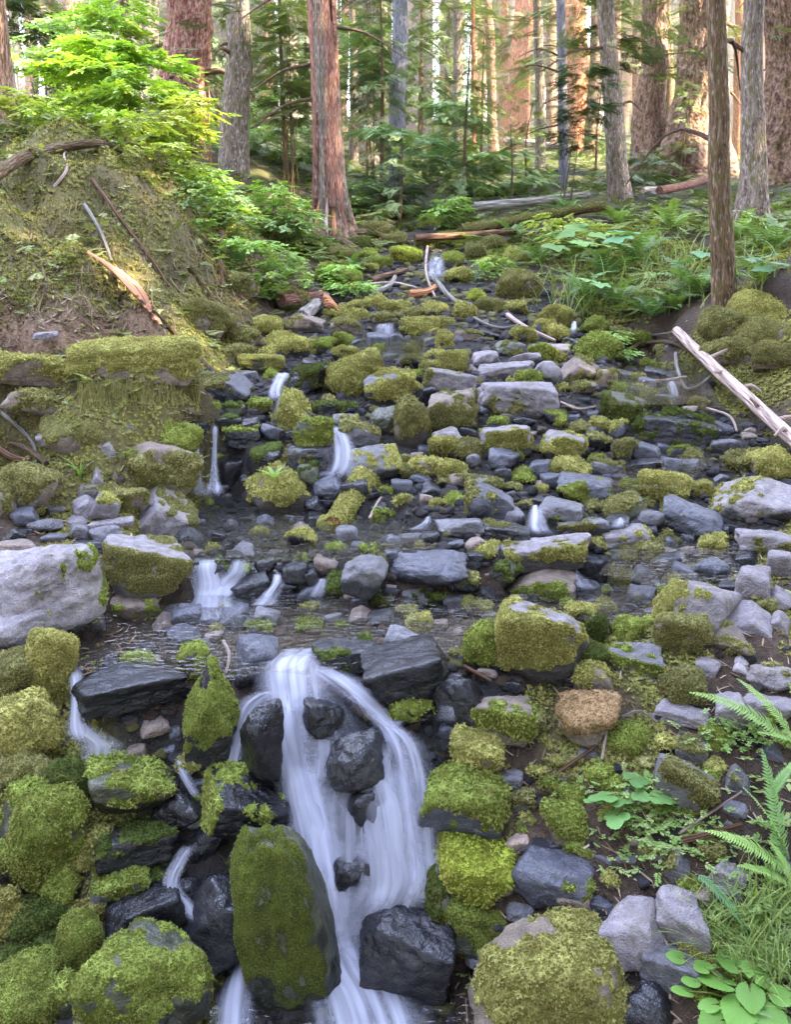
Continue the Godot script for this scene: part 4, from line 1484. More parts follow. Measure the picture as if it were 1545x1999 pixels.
# a young hemlock: thin stem, whorls of drooping boughs
func sapling(px: float, py: float, d: float, tall: float, wide: float, bright: float, label: String, dense := 1.0) -> void:
	var r := RandomNumberGenerator.new()
	r.seed = hash(label)
	var foot := at(px, py, d)
	foot.y = H(foot.x, foot.z)
	var t := thing("hemlock_sapling", label, "sapling", foot, "young hemlocks under the big trees")
	put("stem", tube(curve([Vector3(0, -0.1, 0), Vector3(rf(-0.08, 0.08), tall * 0.5, 0), Vector3(rf(-0.1, 0.1), tall, 0)], 8), taper(9, 0.012 + 0.011 * tall, 0.008), 7), mats.bark_moss, t)
	var where: Array[Transform3D] = []
	var tint := PackedColorArray()
	for k in int(tall * 11.0 * dense):
		var f := r.randf()
		var y := tall * lerpf(0.12, 1.0, f)
		var reach := wide * pow(1.0 - f, 0.7) * r.randf_range(0.45, 1.1) + 0.08
		var an := r.randf() * TAU
		var droop := r.randf_range(0.12, 0.4)
		var shade := green(r, bright)
		var steps := maxi(2, int(reach / 0.16))
		for q in steps:
			var x := reach * (q + 0.6) / steps
			var p := Vector3(cos(an) * x, y - droop * x * x, sin(an) * x)
			for s in 3:
				where.append(spray_at(p + Vector3(0, r.randf_range(-0.05, 0.05), 0), an + r.randf_range(-1.1, 1.1), r.randf_range(0.14, 0.3), -droop * x - r.randf_range(0.0, 0.3)))
				var cc := shade * r.randf_range(0.85, 1.2)
				cc.a = 1.0
				tint.append(cc)
	scatter("foliage", spray_mesh(), mats.needle, where, tint, t)

# the torn snag over the creek
func make_snag() -> void:
	var r := RandomNumberGenerator.new()
	r.seed = 404
	var foot := at(646, 440, 14.1)
	foot.y = H(foot.x, foot.z) - 0.05
	var head := at(628, 0, 14.1)
	var axis := (head - foot) / (head.y - foot.y)
	var m := 1.0 / px_per_m(foot)
	var t := thing("snag_tree", "torn pinkish snag with a rotted orange foot above the creek", "tree", foot, "conifers of the forest")
	var path := PackedVector3Array()
	var rad := PackedFloat32Array()
	for i in 81:
		var y := -0.3 + 11.0 * pow(i / 80.0, 1.4)
		path.append(axis * y + Vector3(0.03 * sin(y * 1.3), 0, 0))
		rad.append(m * (23.0 - 0.6 * y + 28.0 * exp(-maxf(y, 0) / 0.6)))
	put("trunk", furrowed(path, rad, 84, 13.0, 0.07, 0.35), mats.bark_brown, t)
	for k in 7:      # long plates of bark that stand off the wood
		var an: float = [0.35, 0.9, 1.35, 1.9, 2.5, 0.1, 1.6][k]
		var y0: float = [0.3, 0.15, 0.5, 0.2, 0.4, 1.2, 1.5][k]
		var pts := []
		for q in 5:
			var y := y0 + (0.5 + 0.25 * k) * q
			var o := Vector3(cos(an), 0, sin(an))
			pts.append(axis * y + o * (m * (23.0 - 0.6 * y + 28.0 * exp(-y / 0.6)) * (1.02 + 0.05 * sin(q * 2.1 + k))))
		put("bark_plate", strip(curve(pts, 22), an, 0.07 + 0.015 * (k % 3), 0.035, 7.0 + k), mats["bark_grey" if k % 3 == 0 else "bark_red"], t)
	for k in 13:      # splintered orange wood at the foot
		var an := -0.35 + 0.42 * k + r.randf_range(-0.1, 0.1)
		var o := Vector3(cos(an), 0, sin(an))
		var a := o * m * r.randf_range(44, 60) + Vector3(0, -0.15, 0)
		var b := o * m * r.randf_range(22, 30) + Vector3(r.randf_range(-0.05, 0.05), r.randf_range(0.3, 0.8), 0)
		put("splinter", tube(curve([a, a.lerp(b, 0.5) + o * 0.02, b], 6), taper(7, r.randf_range(0.05, 0.09), 0.008), 7, 0.4, k), mats.wood_orange if k % 2 == 0 else mats.wood_pale, t)
	for k in 6:
		var an: float = [0.0, 0.6, 1.2, 2.4, 3.0, 1.8][k]
		var o := Vector3(cos(an), 0, sin(an))
		var ln := r.randf_range(0.7, 1.6)
		var pts := []
		for q in 5:
			var p := o * (0.25 + ln * q / 4.0) + Vector3(0.12 * sin(q * 1.7 + k), 0, 0)
			p.y = H(foot.x + p.x, foot.z + p.z) - foot.y + 0.05
			pts.append(p)
		put("root", tube(curve(pts, 14), taper(15, 0.085, 0.025), 8, 0.25, k), mats.bark_moss, t)
	for k in 5:
		var y: float = [2.6, 3.1, 3.6, 4.2, 2.1][k]
		var an: float = [3.3, 0.2, 2.9, 5.9, 2.6][k]
		var o := Vector3(cos(an), 0, sin(an) * 0.5)
		var p0 := axis * y + o * m * 24.0
		put("limb", tube(curve([p0, p0 + o * 0.5 + Vector3(0, -0.1, 0), p0 + o * 1.1 + Vector3(0, -0.45, 0)], 8), taper(9, 0.03, 0.006), 6), mats.bark_brown, t)

# a ragged strip of bark along a path
func strip(path: PackedVector3Array, an: float, wide: float, thick: float, at_seed: float) -> ArrayMesh:
	var o := Vector3(cos(an), 0, sin(an))
	var s := Vector3(-sin(an), 0, cos(an))
	var v := PackedVector3Array()
	var uv := PackedVector2Array()
	for i in path.size():
		var f := float(i) / (path.size() - 1)
		var w := wide * (0.35 + 0.65 * sin(PI * clampf(f, 0.06, 0.94))) * (1.0 + 0.5 * n_mid.get_noise_1d(at_seed * 9.0 + i * 0.6))
		for q in [[-1.0, -0.4], [-0.9, 0.7], [0.0, 1.0], [0.9, 0.7], [1.0, -0.4]]:
			v.append(path[i] + s * w * q[0] + o * thick * q[1])
			uv.append(Vector2(q[0] * 0.1, path[i].y))
	var idx := grid_index(5, path.size())
	var n := normals_of(v, idx)
	if n[12].dot(o) < 0.0:
		for t in range(0, idx.size(), 3):
			var q := idx[t + 1]
			idx[t + 1] = idx[t + 2]
			idx[t + 2] = q
		n = normals_of(v, idx)
	return mesh_of(v, n, idx, PackedColorArray(), uv)

# the wood beyond, too far to tell its trees apart
func far_forest() -> void:
	var r := RandomNumberGenerator.new()
	r.seed = 91
	var c := CylinderMesh.new()
	c.top_radius = 0.7
	c.bottom_radius = 1.0
	c.height = 1.0
	c.radial_segments = 9
	c.rings = 1
	var where: Array[Transform3D] = []
	var tint := PackedColorArray()
	var leaf_at: Array[Transform3D] = []
	var leaf_tint := PackedColorArray()
	for k in 300:
		var d := r.randf_range(42.0, 98.0)
		var u := r.randf_range(-0.72, 0.72)
		var p := Vector3(u * d, 0, -d)
		p.y = H(p.x, p.z)
		var rad := r.randf_range(0.14, 0.5)
		where.append(Transform3D(Basis(Vector3.BACK, r.randf_range(-0.03, 0.03)).scaled(Vector3(rad, 34.0, rad)), p + Vector3.UP * 16.5))
		var t := Color(0.16, 0.125, 0.105).lerp(Color(0.26, 0.2, 0.17), r.randf())
		if u > 0.08 and r.randf() < 0.4: t = Color(0.36, 0.2, 0.13)
		tint.append(t)
		for q in (30 if u < 0.05 else 26):
			var y := r.randf_range(1.0, 26.0)
			var an := r.randf() * TAU
			var reach := r.randf_range(0.4, 3.2)
			leaf_at.append(spray_at(p + Vector3(cos(an) * reach, y, sin(an) * reach), an, r.randf_range(1.0, 2.3), r.randf_range(-0.5, 0.1)))
			leaf_tint.append(green(r, 0.9))
	for k in 5200:       # low growth on the forest floor
		var d := pow(r.randf(), 0.8) * 66.0 + 24.0
		var u := r.randf_range(-0.75, 0.75)
		var p := Vector3(u * d, 0, -d)
		p.y = H(p.x, p.z) + r.randf_range(0.05, 0.9) * r.randf()
		leaf_at.append(spray_at(p, r.randf() * TAU, r.randf_range(0.4, 1.1), r.randf_range(-0.3, 0.4)))
		leaf_tint.append(green(r, 1.1))
	scatter("far_tree_trunks", c, mats.tuft, where, tint).set_meta("label", "thin trunks of the far wood, one mass")
	scatter("far_foliage", spray_mesh(), mats.needle, leaf_at, leaf_tint).set_meta("label", "hazy green boughs of the far wood")

# the wood beside and behind the viewer, and unseen crowns added along the sun's path: they keep the low sky and most of the sun off the creek
func build_canopy() -> void:
	var r := RandomNumberGenerator.new()
	r.seed = 616
	var s := SUN.normalized()
	var gaps: Array[Vector3] = [hit(250, 560), hit(285, 590), hit(1500, 560), hit(1520, 600), hit(1535, 432), hit(825, 575), hit(640, 580), at(390, 230, 11.5), at(420, 330, 11.0), hit(910, 585), hit(640, 425)]  # openings cut in the added crowns so sun reaches these spots
	var wide_gaps: Array[Vector3] = [at(180, 150, 13.0), at(310, 240, 12.0)]
	var where: Array[Transform3D] = []
	var tint := PackedColorArray()
	for k in 5000:
		var q := Vector3(r.randf_range(-11, 9), 2.2, r.randf_range(-22, 5))
		if k >= 4200: q = Vector3(r.randf_range(-3.5, 4), 2.2, r.randf_range(-6, 0))
		q.y = H0(q.x, q.z)
		if n_big.get_noise_2d(q.x * 1.1 + 70.0, q.z * 1.1) > (0.3 if q.z < -9.0 else 0.6): continue
		var p := q + s * r.randf_range(15.0, 27.0)
		var open := false
		for g in gaps:
			var o := p - g
			if (o - s * o.dot(s)).length() < 1.0: open = true
		for g in wide_gaps:
			var o := p - g
			if (o - s * o.dot(s)).length() < 2.4: open = true
		if open: continue
		where.append(spray_at(p, r.randf() * TAU, r.randf_range(0.9, 1.9), r.randf_range(-0.3, 0.3)))
		tint.append(green(r, 0.5))
	scatter("canopy_foliage", spray_mesh(), mats.needle, where, tint).set_meta("label", "unseen crowns added over the far bank to shade the creek")
	where.clear()
	tint.clear()
	var trunks: Array[Transform3D] = []
	var bark := PackedColorArray()
	var c := CylinderMesh.new()
	c.top_radius = 0.6
	c.bottom_radius = 1.0
	c.height = 1.0
	c.radial_segments = 10
	c.rings = 1
	for k in 170:
		var an := r.randf_range(-0.5, PI + 0.5)
		var d := r.randf_range(11.0, 34.0)
		var p := Vector3(cos(an) * d, 0, sin(an) * d + 1.0)
		if p.z < 0.0 and absf(p.x) < -p.z * 0.8 + 4.0: continue
		p.y = H0(p.x, p.z) + 0.3
		var rad := r.randf_range(0.15, 0.45)
		trunks.append(Transform3D(Basis().scaled(Vector3(rad, 26, rad)), p + Vector3.UP * 12.5))
		bark.append(Color(0.2, 0.16, 0.14))
		for q in 58:
			var y := r.randf_range(0.5, 24.0)
			var a2 := r.randf() * TAU
			var reach := r.randf_range(0.3, 2.8)
			where.append(spray_at(p + Vector3(cos(a2) * reach, y, sin(a2) * reach), a2, r.randf_range(1.0, 2.2), r.randf_range(-0.4, 0.1)))
			tint.append(green(r, 0.7))
	scatter("surrounding_trunks", c, mats.tuft, trunks, bark).set_meta("label", "trunks of the wood around the viewer")
	scatter("surrounding_foliage", spray_mesh(), mats.needle, where, tint).set_meta("label", "boughs of the wood around the viewer")

# ====================================================================== fallen wood
func on_ground(pts: Array, lift: float) -> Array:
	var out := []
	for p in pts: out.append(hit(p[0], p[1], lift) )
	return out

func log_piece(called: String, label: String, category: String, pts: Array, r0: float, r1: float, m: String, lift := 0.0, rough := 0.12, group := "") -> Node3D:
	var w := on_ground(pts, lift)
	var mid: Vector3 = w[0]
	var local := []
	for p in w: local.append(p - mid)
	var t := thing(called, label, category, mid, group)
	var path := curve(local, maxi(8, pts.size() * 6))
	var a := r0 / px_per_m(w[0])
	var b := r1 / px_per_m(w[-1])
	put("wood", tube(path, taper(path.size(), a, b), 16 if r0 > 8.0 else 9, rough, float(hash(label) % 97)), mats[m], t)
	return t

func mossy_wood(t: Node3D, hue: String, cover: float) -> void:
	var o: MeshInstance3D = t.get_child(0)
	var arr := o.mesh.surface_get_arrays(0)
	var v: PackedVector3Array = arr[Mesh.ARRAY_VERTEX]
	var n: PackedVector3Array = arr[Mesh.ARRAY_NORMAL]
	var mask := PackedFloat32Array()
	var off := Vector3(3, 7, hash(t.name) % 50)
	for i in v.size():
		mask.append(smoothstep(0.75 - cover * 1.5, 0.95 - cover * 1.5, n[i].y * 0.7 + 0.8 * n_moss.get_noise_3dv(v[i] * 1.3 + off)))
	var r := RandomNumberGenerator.new()
	r.seed = hash(t.name)
	var keep := o.transform
	o.position = t.position
	o.transform = t.transform
	grow_moss(o, v, n, arr[Mesh.ARRAY_INDEX], mask, hue, 1.0 / px_per_m(t.position) * FOCAL, r, off)
	o.transform = keep

func build_logs() -> void:
	var t := log_piece("fallen_log", "long grey fallen log at the foot of the thin blue-grey trunk", "log", [[926, 405], [1040, 394], [1150, 380]], 10, 7, "wood_grey", 0.22)
	t = log_piece("fallen_log", "bare brown log lying across the head of the creek", "log", [[810, 465], [900, 460], [1010, 451]], 8, 6, "wood_brown", 0.2)
	t = log_piece("fallen_log", "moss-covered log sloping down behind the bare brown log", "log", [[900, 450], [1020, 430], [1180, 402]], 9, 8, "wood_brown", 0.22)
	mossy_wood(t, "o", 0.75)
	log_piece("fallen_log", "dark broken log beneath the massive furrowed trunk", "log", [[1288, 372], [1340, 362], [1392, 348]], 8, 7, "bark_red", 0.22)
	log_piece("fallen_log", "short pale log lying before the dark broken log", "log", [[1255, 372], [1310, 368]], 6, 5, "wood_pale", 0.08)
	log_piece("fallen_log", "sunlit log far back at the foot of the orange cedars", "log", [[985, 272], [1050, 282], [1112, 288]], 7, 6, "wood_pale", 0.3)
	t = log_piece("fallen_log", "mossy end of a log jutting into the shallow pool", "log", [[716, 935], [690, 975], [650, 1026]], 27, 17, "wood_orange", 0.03, 0.3)
	mossy_wood(t, "y", 0.72)
	# the long pale log: knots and limb stubs along it
	t = log_piece("fallen_log", "long pale debarked log slanting from the far bank to the picture edge", "log", [[1322, 646], [1390, 712], [1470, 785], [1560, 868]], 9, 14, "wood_pale", 0.16, 0.07)
	var o: Node3D = t
	for k in 6:
		var f: float = [0.25, 0.4, 0.52, 0.68, 0.8, 0.9][k]
		var a := hit(1322 + 238 * f, 646 + 222 * f, 0.16) - o.position
		var s := -1.0 if k % 2 else 1.0
		put("limb_stub", tube(curve([a, a + Vector3(0.06 * s, 0.05, 0.06), a + Vector3(0.13 * s, 0.1 - 0.05 * (k % 3), 0.1)], 4), taper(5, 0.022, 0.012), 7, 0.2, k), mats.wood_pale, o)
	# the broken orange log at the path: torn strips of red rot
	t = thing("broken_log", "broken orange log crumbling down the slope to the path", "log", hit(235, 555, 0.0))
	for k in 9:
		var a := hit(160 + 9 * k, 486 + 5 * k, 0.03 + 0.03 * (k % 3)) - t.position
		var b := hit(262 + 6.0 * k, 568 + 8.0 * k, 0.05 + 0.025 * ((k * 2) % 3)) - t.position
		put("splinter", strip(curve([a, a.lerp(b, 0.5) + Vector3(0, 0.04, 0), b], 16), 1.57 + rf(-0.5, 0.5), rf(0.02, 0.05), rf(0.015, 0.035), k * 3.0), mats["wood_orange" if k % 3 else "wood_brown"], t)
	t = log_piece("broken_log", "pinkish broken log beside the mossy hump, with a crumbled orange end", "log", [[548, 586], [600, 584], [632, 580]], 13, 12, "bark_red", 0.15, 0.2)
	for k in 5:
		var a := hit(626 + 4 * k, 577 + 5 * k, 0.12) - t.position
		put("splinter", tube(curve([a, a + Vector3(0.05, 0.02, 0.05), a + Vector3(rf(0.08, 0.16), -0.06, 0.1)], 4), taper(5, 0.05, 0.01), 6, 0.4, k), mats.wood_orange, t)
	log_piece("broken_log", "short stump of wood propped on the pinkish broken log", "log", [[588, 622], [612, 600], [634, 580]], 15, 11, "wood_grey", 0.1, 0.25)
	log_piece("mossy_root", "mossy root arching over the top of the bank", "root", [[-20, 350], [50, 305], [120, 288], [190, 280], [235, 292]], 13, 6, "bark_moss", 0.06, 0.2)
	var roots := [
		["root running down the bank below the broken orange log", [[300, 612], [350, 660], [390, 700], [425, 730]], 7, 4, "bark_moss"],
		["pale twisted root hanging at the eroded bank", [[2, 806], [38, 835], [66, 870], [70, 905]], 5, 3, "wood_grey"],
		["thick brown root poking out of the eroded bank", [[-10, 870], [25, 893], [60, 900]], 9, 5, "wood_brown"],
		["mossy root ridge beside the olive boulder", [[90, 905], [60, 880], [20, 862]], 6, 5, "bark_moss"],
		["root crossing the slope under the mound's crest", [[180, 350], [230, 420], [290, 500], [330, 560]], 4, 3, "wood_brown"],
		["mossy root among the tangle near the dark hollow", [[370, 520], [420, 590], [470, 650], [500, 680]], 5, 3, "bark_moss"],
		["second mossy root in the tangle near the dark hollow", [[420, 470], [440, 540], [480, 590]], 6, 4, "wood_brown"],
		["third root, upright in the tangle near the dark hollow", [[432, 455], [428, 510], [436, 560]], 7, 5, "bark_moss"],
	]
	for q in roots: log_piece("exposed_root", q[0], "root", q[1], q[2], q[3], q[4], 0.04, 0.2, "roots in the bank")
	var sticks := [
		["bleached forked branch lying over the woody debris", [[835, 480], [832, 530], [850, 580]], 3, 2, "wood_pale"],
		["grey branch beneath the bleached fork", [[842, 535], [870, 570], [895, 592]], 6, 4, "wood_grey"],
		["bent brown branch of the woody debris", [[725, 548], [765, 535], [795, 528]], 7, 5, "wood_brown"],
		["pale bent branch under the brown one", [[722, 575], [760, 558], [772, 540]], 6, 4, "wood_grey"],
		["thin straight stick across the woody debris", [[715, 555], [770, 552], [815, 562]], 3, 2, "wood_pale"],
		["orange splintered piece in the woody debris", [[800, 575], [835, 570], [850, 560]], 9, 5, "wood_orange"],
		["long bleached stick crossing behind the dry pale stones", [[992, 615], [1030, 640], [1085, 665]], 5, 3, "wood_pale"],
		["thin stick crossing the long bleached stick", [[925, 620], [975, 640], [1020, 632]], 3, 2, "wood_grey"],
		["arched mossy twig bending over the side stream", [[1208, 700], [1250, 672], [1310, 668], [1355, 690]], 4, 4, "bark_moss"],
		["straight twig above the arched mossy twig", [[1235, 658], [1280, 654], [1318, 648]], 3, 2, "wood_grey"],
		["tangled twig beneath the pale log", [[1320, 690], [1325, 725], [1345, 760], [1390, 735]], 4, 3, "wood_grey"],
		["bleached forked twig among the wet cobbles", [[1380, 797], [1425, 812], [1440, 842]], 3, 2, "wood_pale"],
		["thin stick spanning the side pool stones", [[1255, 745], [1300, 742], [1340, 735]], 3, 2, "wood_pale"],
		["curved twig before the two-toned boulder", [[1095, 785], [1130, 798], [1165, 793]], 3, 2, "wood_pale"],
		["broken reddish stick wedged at the lip of the waterfall", [[436, 1252], [448, 1280], [440, 1315]], 4, 3, "wood_pale"],
		["brown stick on the dark bank below the rust-coloured clump", [[1090, 1508], [1130, 1480], [1165, 1455]], 4, 3, "wood_brown"],
		["upright pale straw by the rust-coloured clump", [[1176, 1482], [1182, 1445], [1190, 1410]], 3, 2, "wood_pale"],
		["dark forked stick above the huge moss-covered boulder", [[1030, 1816], [1100, 1826], [1170, 1818]], 4, 3, "wood_brown"],
		["pale straw stalk above the dark forked stick", [[1070, 1745], [1115, 1780], [1165, 1818]], 3, 2, "wood_pale"],
		["dead brown branch in the litter under the ferns", [[1335, 1640], [1380, 1630], [1450, 1610]], 7, 5, "wood_brown"],
		["thin arched stem over the loose flat stone", [[1215, 1400], [1250, 1388], [1285, 1410]], 3, 2, "wood_grey"],
		["long thin twig leaning down the dark bank", [[1330, 1625], [1390, 1585], [1450, 1545]], 3, 2, "wood_pale"],
		["stick lying on the flat-topped green stone", [[0, 1888], [35, 1890], [65, 1865]], 5, 3, "wood_grey"],
		["dark leaning twig standing in the creek stones", [[1100, 664], [1092, 620], [1086, 585]], 4, 3, "wood_brown"],
		["bent twig fallen beside the golden boulder", [[905, 1300], [940, 1318], [960, 1330]], 5, 3, "wood_brown"],
		["pale dead twig curling over the mound", [[105, 365], [130, 330], [125, 300], [150, 280]], 3, 2, "wood_pale"],
		["dead twig lying down the mound's slope", [[165, 400], [195, 450], [218, 510]], 4, 3, "wood_grey"],
		["pale thin stick in the shallow pool by the mossy log end", [[722, 1012], [735, 985], [745, 970]], 3, 2, "wood_pale"],
		["thin pale branch lying before the massive furrowed trunk", [[1275, 378], [1330, 395], [1385, 412]], 5, 3, "wood_grey"],
	]
	for q in sticks: log_piece("stick", q[0], "stick", q[1], q[2], q[3], q[4], 0.05, 0.15, "sticks and twigs along the creek")

# ====================================================================== water
# level sheets of water: name, row and distance that give the level, depth, outline in the photograph
const POOLS := [
	["brown pool above the waterfall", 1250, 3.6, 0.08, [[105, 1345], [150, 1308], [300, 1308], [372, 1318], [450, 1328], [520, 1310], [600, 1318], [690, 1296], [760, 1272], [880, 1275], [960, 1230], [1120, 1200], [1260, 1230], [1310, 1180], [1260, 1120], [1130, 1105], [980, 1140], [850, 1140], [700, 1160], [620, 1150], [500, 1150], [330, 1160], [180, 1185], [100, 1250]]],
	["shallow pool over pebbles", 1035, 4.72, 0.045, [[340, 1100], [480, 1098], [620, 1095], [720, 1088], [850, 1070], [860, 1040], [760, 1005], [640, 985], [560, 975], [400, 950], [330, 990], [240, 1040]]],
	["side pool beneath the pale block", 1085, 4.36, 0.05, [[1170, 1120], [1300, 1150], [1440, 1130], [1480, 1075], [1420, 1040], [1280, 1040], [1200, 1080]]],
	["blue side stream", 728, 7.5, 0.05, [[1190, 790], [1330, 790], [1400, 770], [1360, 715], [1290, 690], [1210, 690], [1185, 740]]],
	["dark pool at the foot of the waterfall", 1930, 2.5, 0.05, [[380, 2100], [400, 1900], [480, 1850], [640, 1850], [880, 1880], [960, 1900], [980, 2100]]],
	["dark upper pool", 660, 8.15, 0.05, [[690, 700], [820, 700], [850, 650], [800, 625], [720, 630]]],
	["wet channel among dark cobbles", 900, 5.62, 0.05, [[1180, 960], [1330, 950], [1400, 900], [1320, 870], [1230, 890]]],
]

func pool_shape(p: Array) -> PackedVector2Array:
	var y := at(772.5, p[1], p[2]).y
	var flat := PackedVector2Array()
	for q in p[4]:
		var v := look(q[0], q[1])
		var w := EYE + v * ((y - EYE.y) / v.y)
		flat.append(Vector2(w.x, w.z))
	return flat

func pool(spec: Array) -> void:
	var label: String = spec[0]
	var row_y: float = spec[1]
	var row_d: float = spec[2]
	var y := at(772.5, row_y, row_d).y
	var flat := pool_shape(spec)
	var mid := Vector2.ZERO
	for p in flat: mid += p / flat.size()
	var tri := Geometry2D.triangulate_polygon(flat)
	var v := PackedVector3Array()
	var n := PackedVector3Array()
	for p in flat:
		v.append(Vector3(p.x - mid.x, 0, p.y - mid.y))
		n.append(Vector3.UP)
	for t in range(0, tri.size(), 3):
		if (v[tri[t + 2]] - v[tri[t]]).cross(v[tri[t + 1]] - v[tri[t]]).y < 0.0:
			var q := tri[t + 1]
			tri[t + 1] = tri[t + 2]
			tri[t + 2] = q
	var o := put("water", mesh_of(v, n, tri), mats.pool_water)
	o.position = Vector3(mid.x, y, mid.y)
	tag(o, label, "", "", "structure")

# falling water: a sheet along points (x, y, half width in pixels, lift above the ground in metres)
func fall(t: Node3D, pts: Array, strength: float, seed_at: float, bulge := 0.03) -> void:
	var mid := []
	var wide := []
	for p in pts:
		var w := hit(p[0], p[1], p[3])
		mid.append(w - t.position)
		wide.append(p[2] / px_per_m(w))
	var steps := 14 * pts.size()
	var path := curve(mid, steps)
	var total := 0.0
	for i in steps: total += path[i].distance_to(path[i + 1])
	var nu := 15
	var v := PackedVector3Array()
	var c := PackedColorArray()
	var uv := PackedVector2Array()
	var along := 0.0
	for i in steps + 1:
		var f := float(i) / steps * (wide.size() - 1)
		var k := mini(int(f), wide.size() - 2)
		var w := lerpf(wide[k], wide[k + 1], f - k)
		if i: along += path[i].distance_to(path[i - 1])
		var ends := smoothstep(0.0, 0.1, float(i) / steps) * smoothstep(1.0, 0.86, float(i) / steps)
		for j in nu:
			var s := 2.0 * j / (nu - 1) - 1.0
			var lump := n_mid.get_noise_2d(seed_at * 17.0 + s * 2.2, along * 0.8) * 0.35
			v.append(path[i] + Vector3(s * w, (1.0 - s * s) * bulge * 0.5 + lump * bulge, (1.0 - s * s) * bulge + lump * bulge * 1.5))
			c.append(Color(1, 1, 1, clampf(strength * ends * pow(1.0 - s * s, 1.6), 0.0, 1.0)))
			uv.append(Vector2(s * w * 1.6 + seed_at * 0.37, along * 0.55 + seed_at))
	var idx := grid_index(nu, steps + 1)
	var n := normals_of(v, idx)
	if n[nu * 5 + 7].z < 0.0:
		for q in range(0, idx.size(), 3):
			var b := idx[q + 1]
			idx[q + 1] = idx[q + 2]
			idx[q + 2] = b
		n = normals_of(v, idx)
	put("water_strand", mesh_of(v, n, idx, c, uv), mats.falling_water, t)

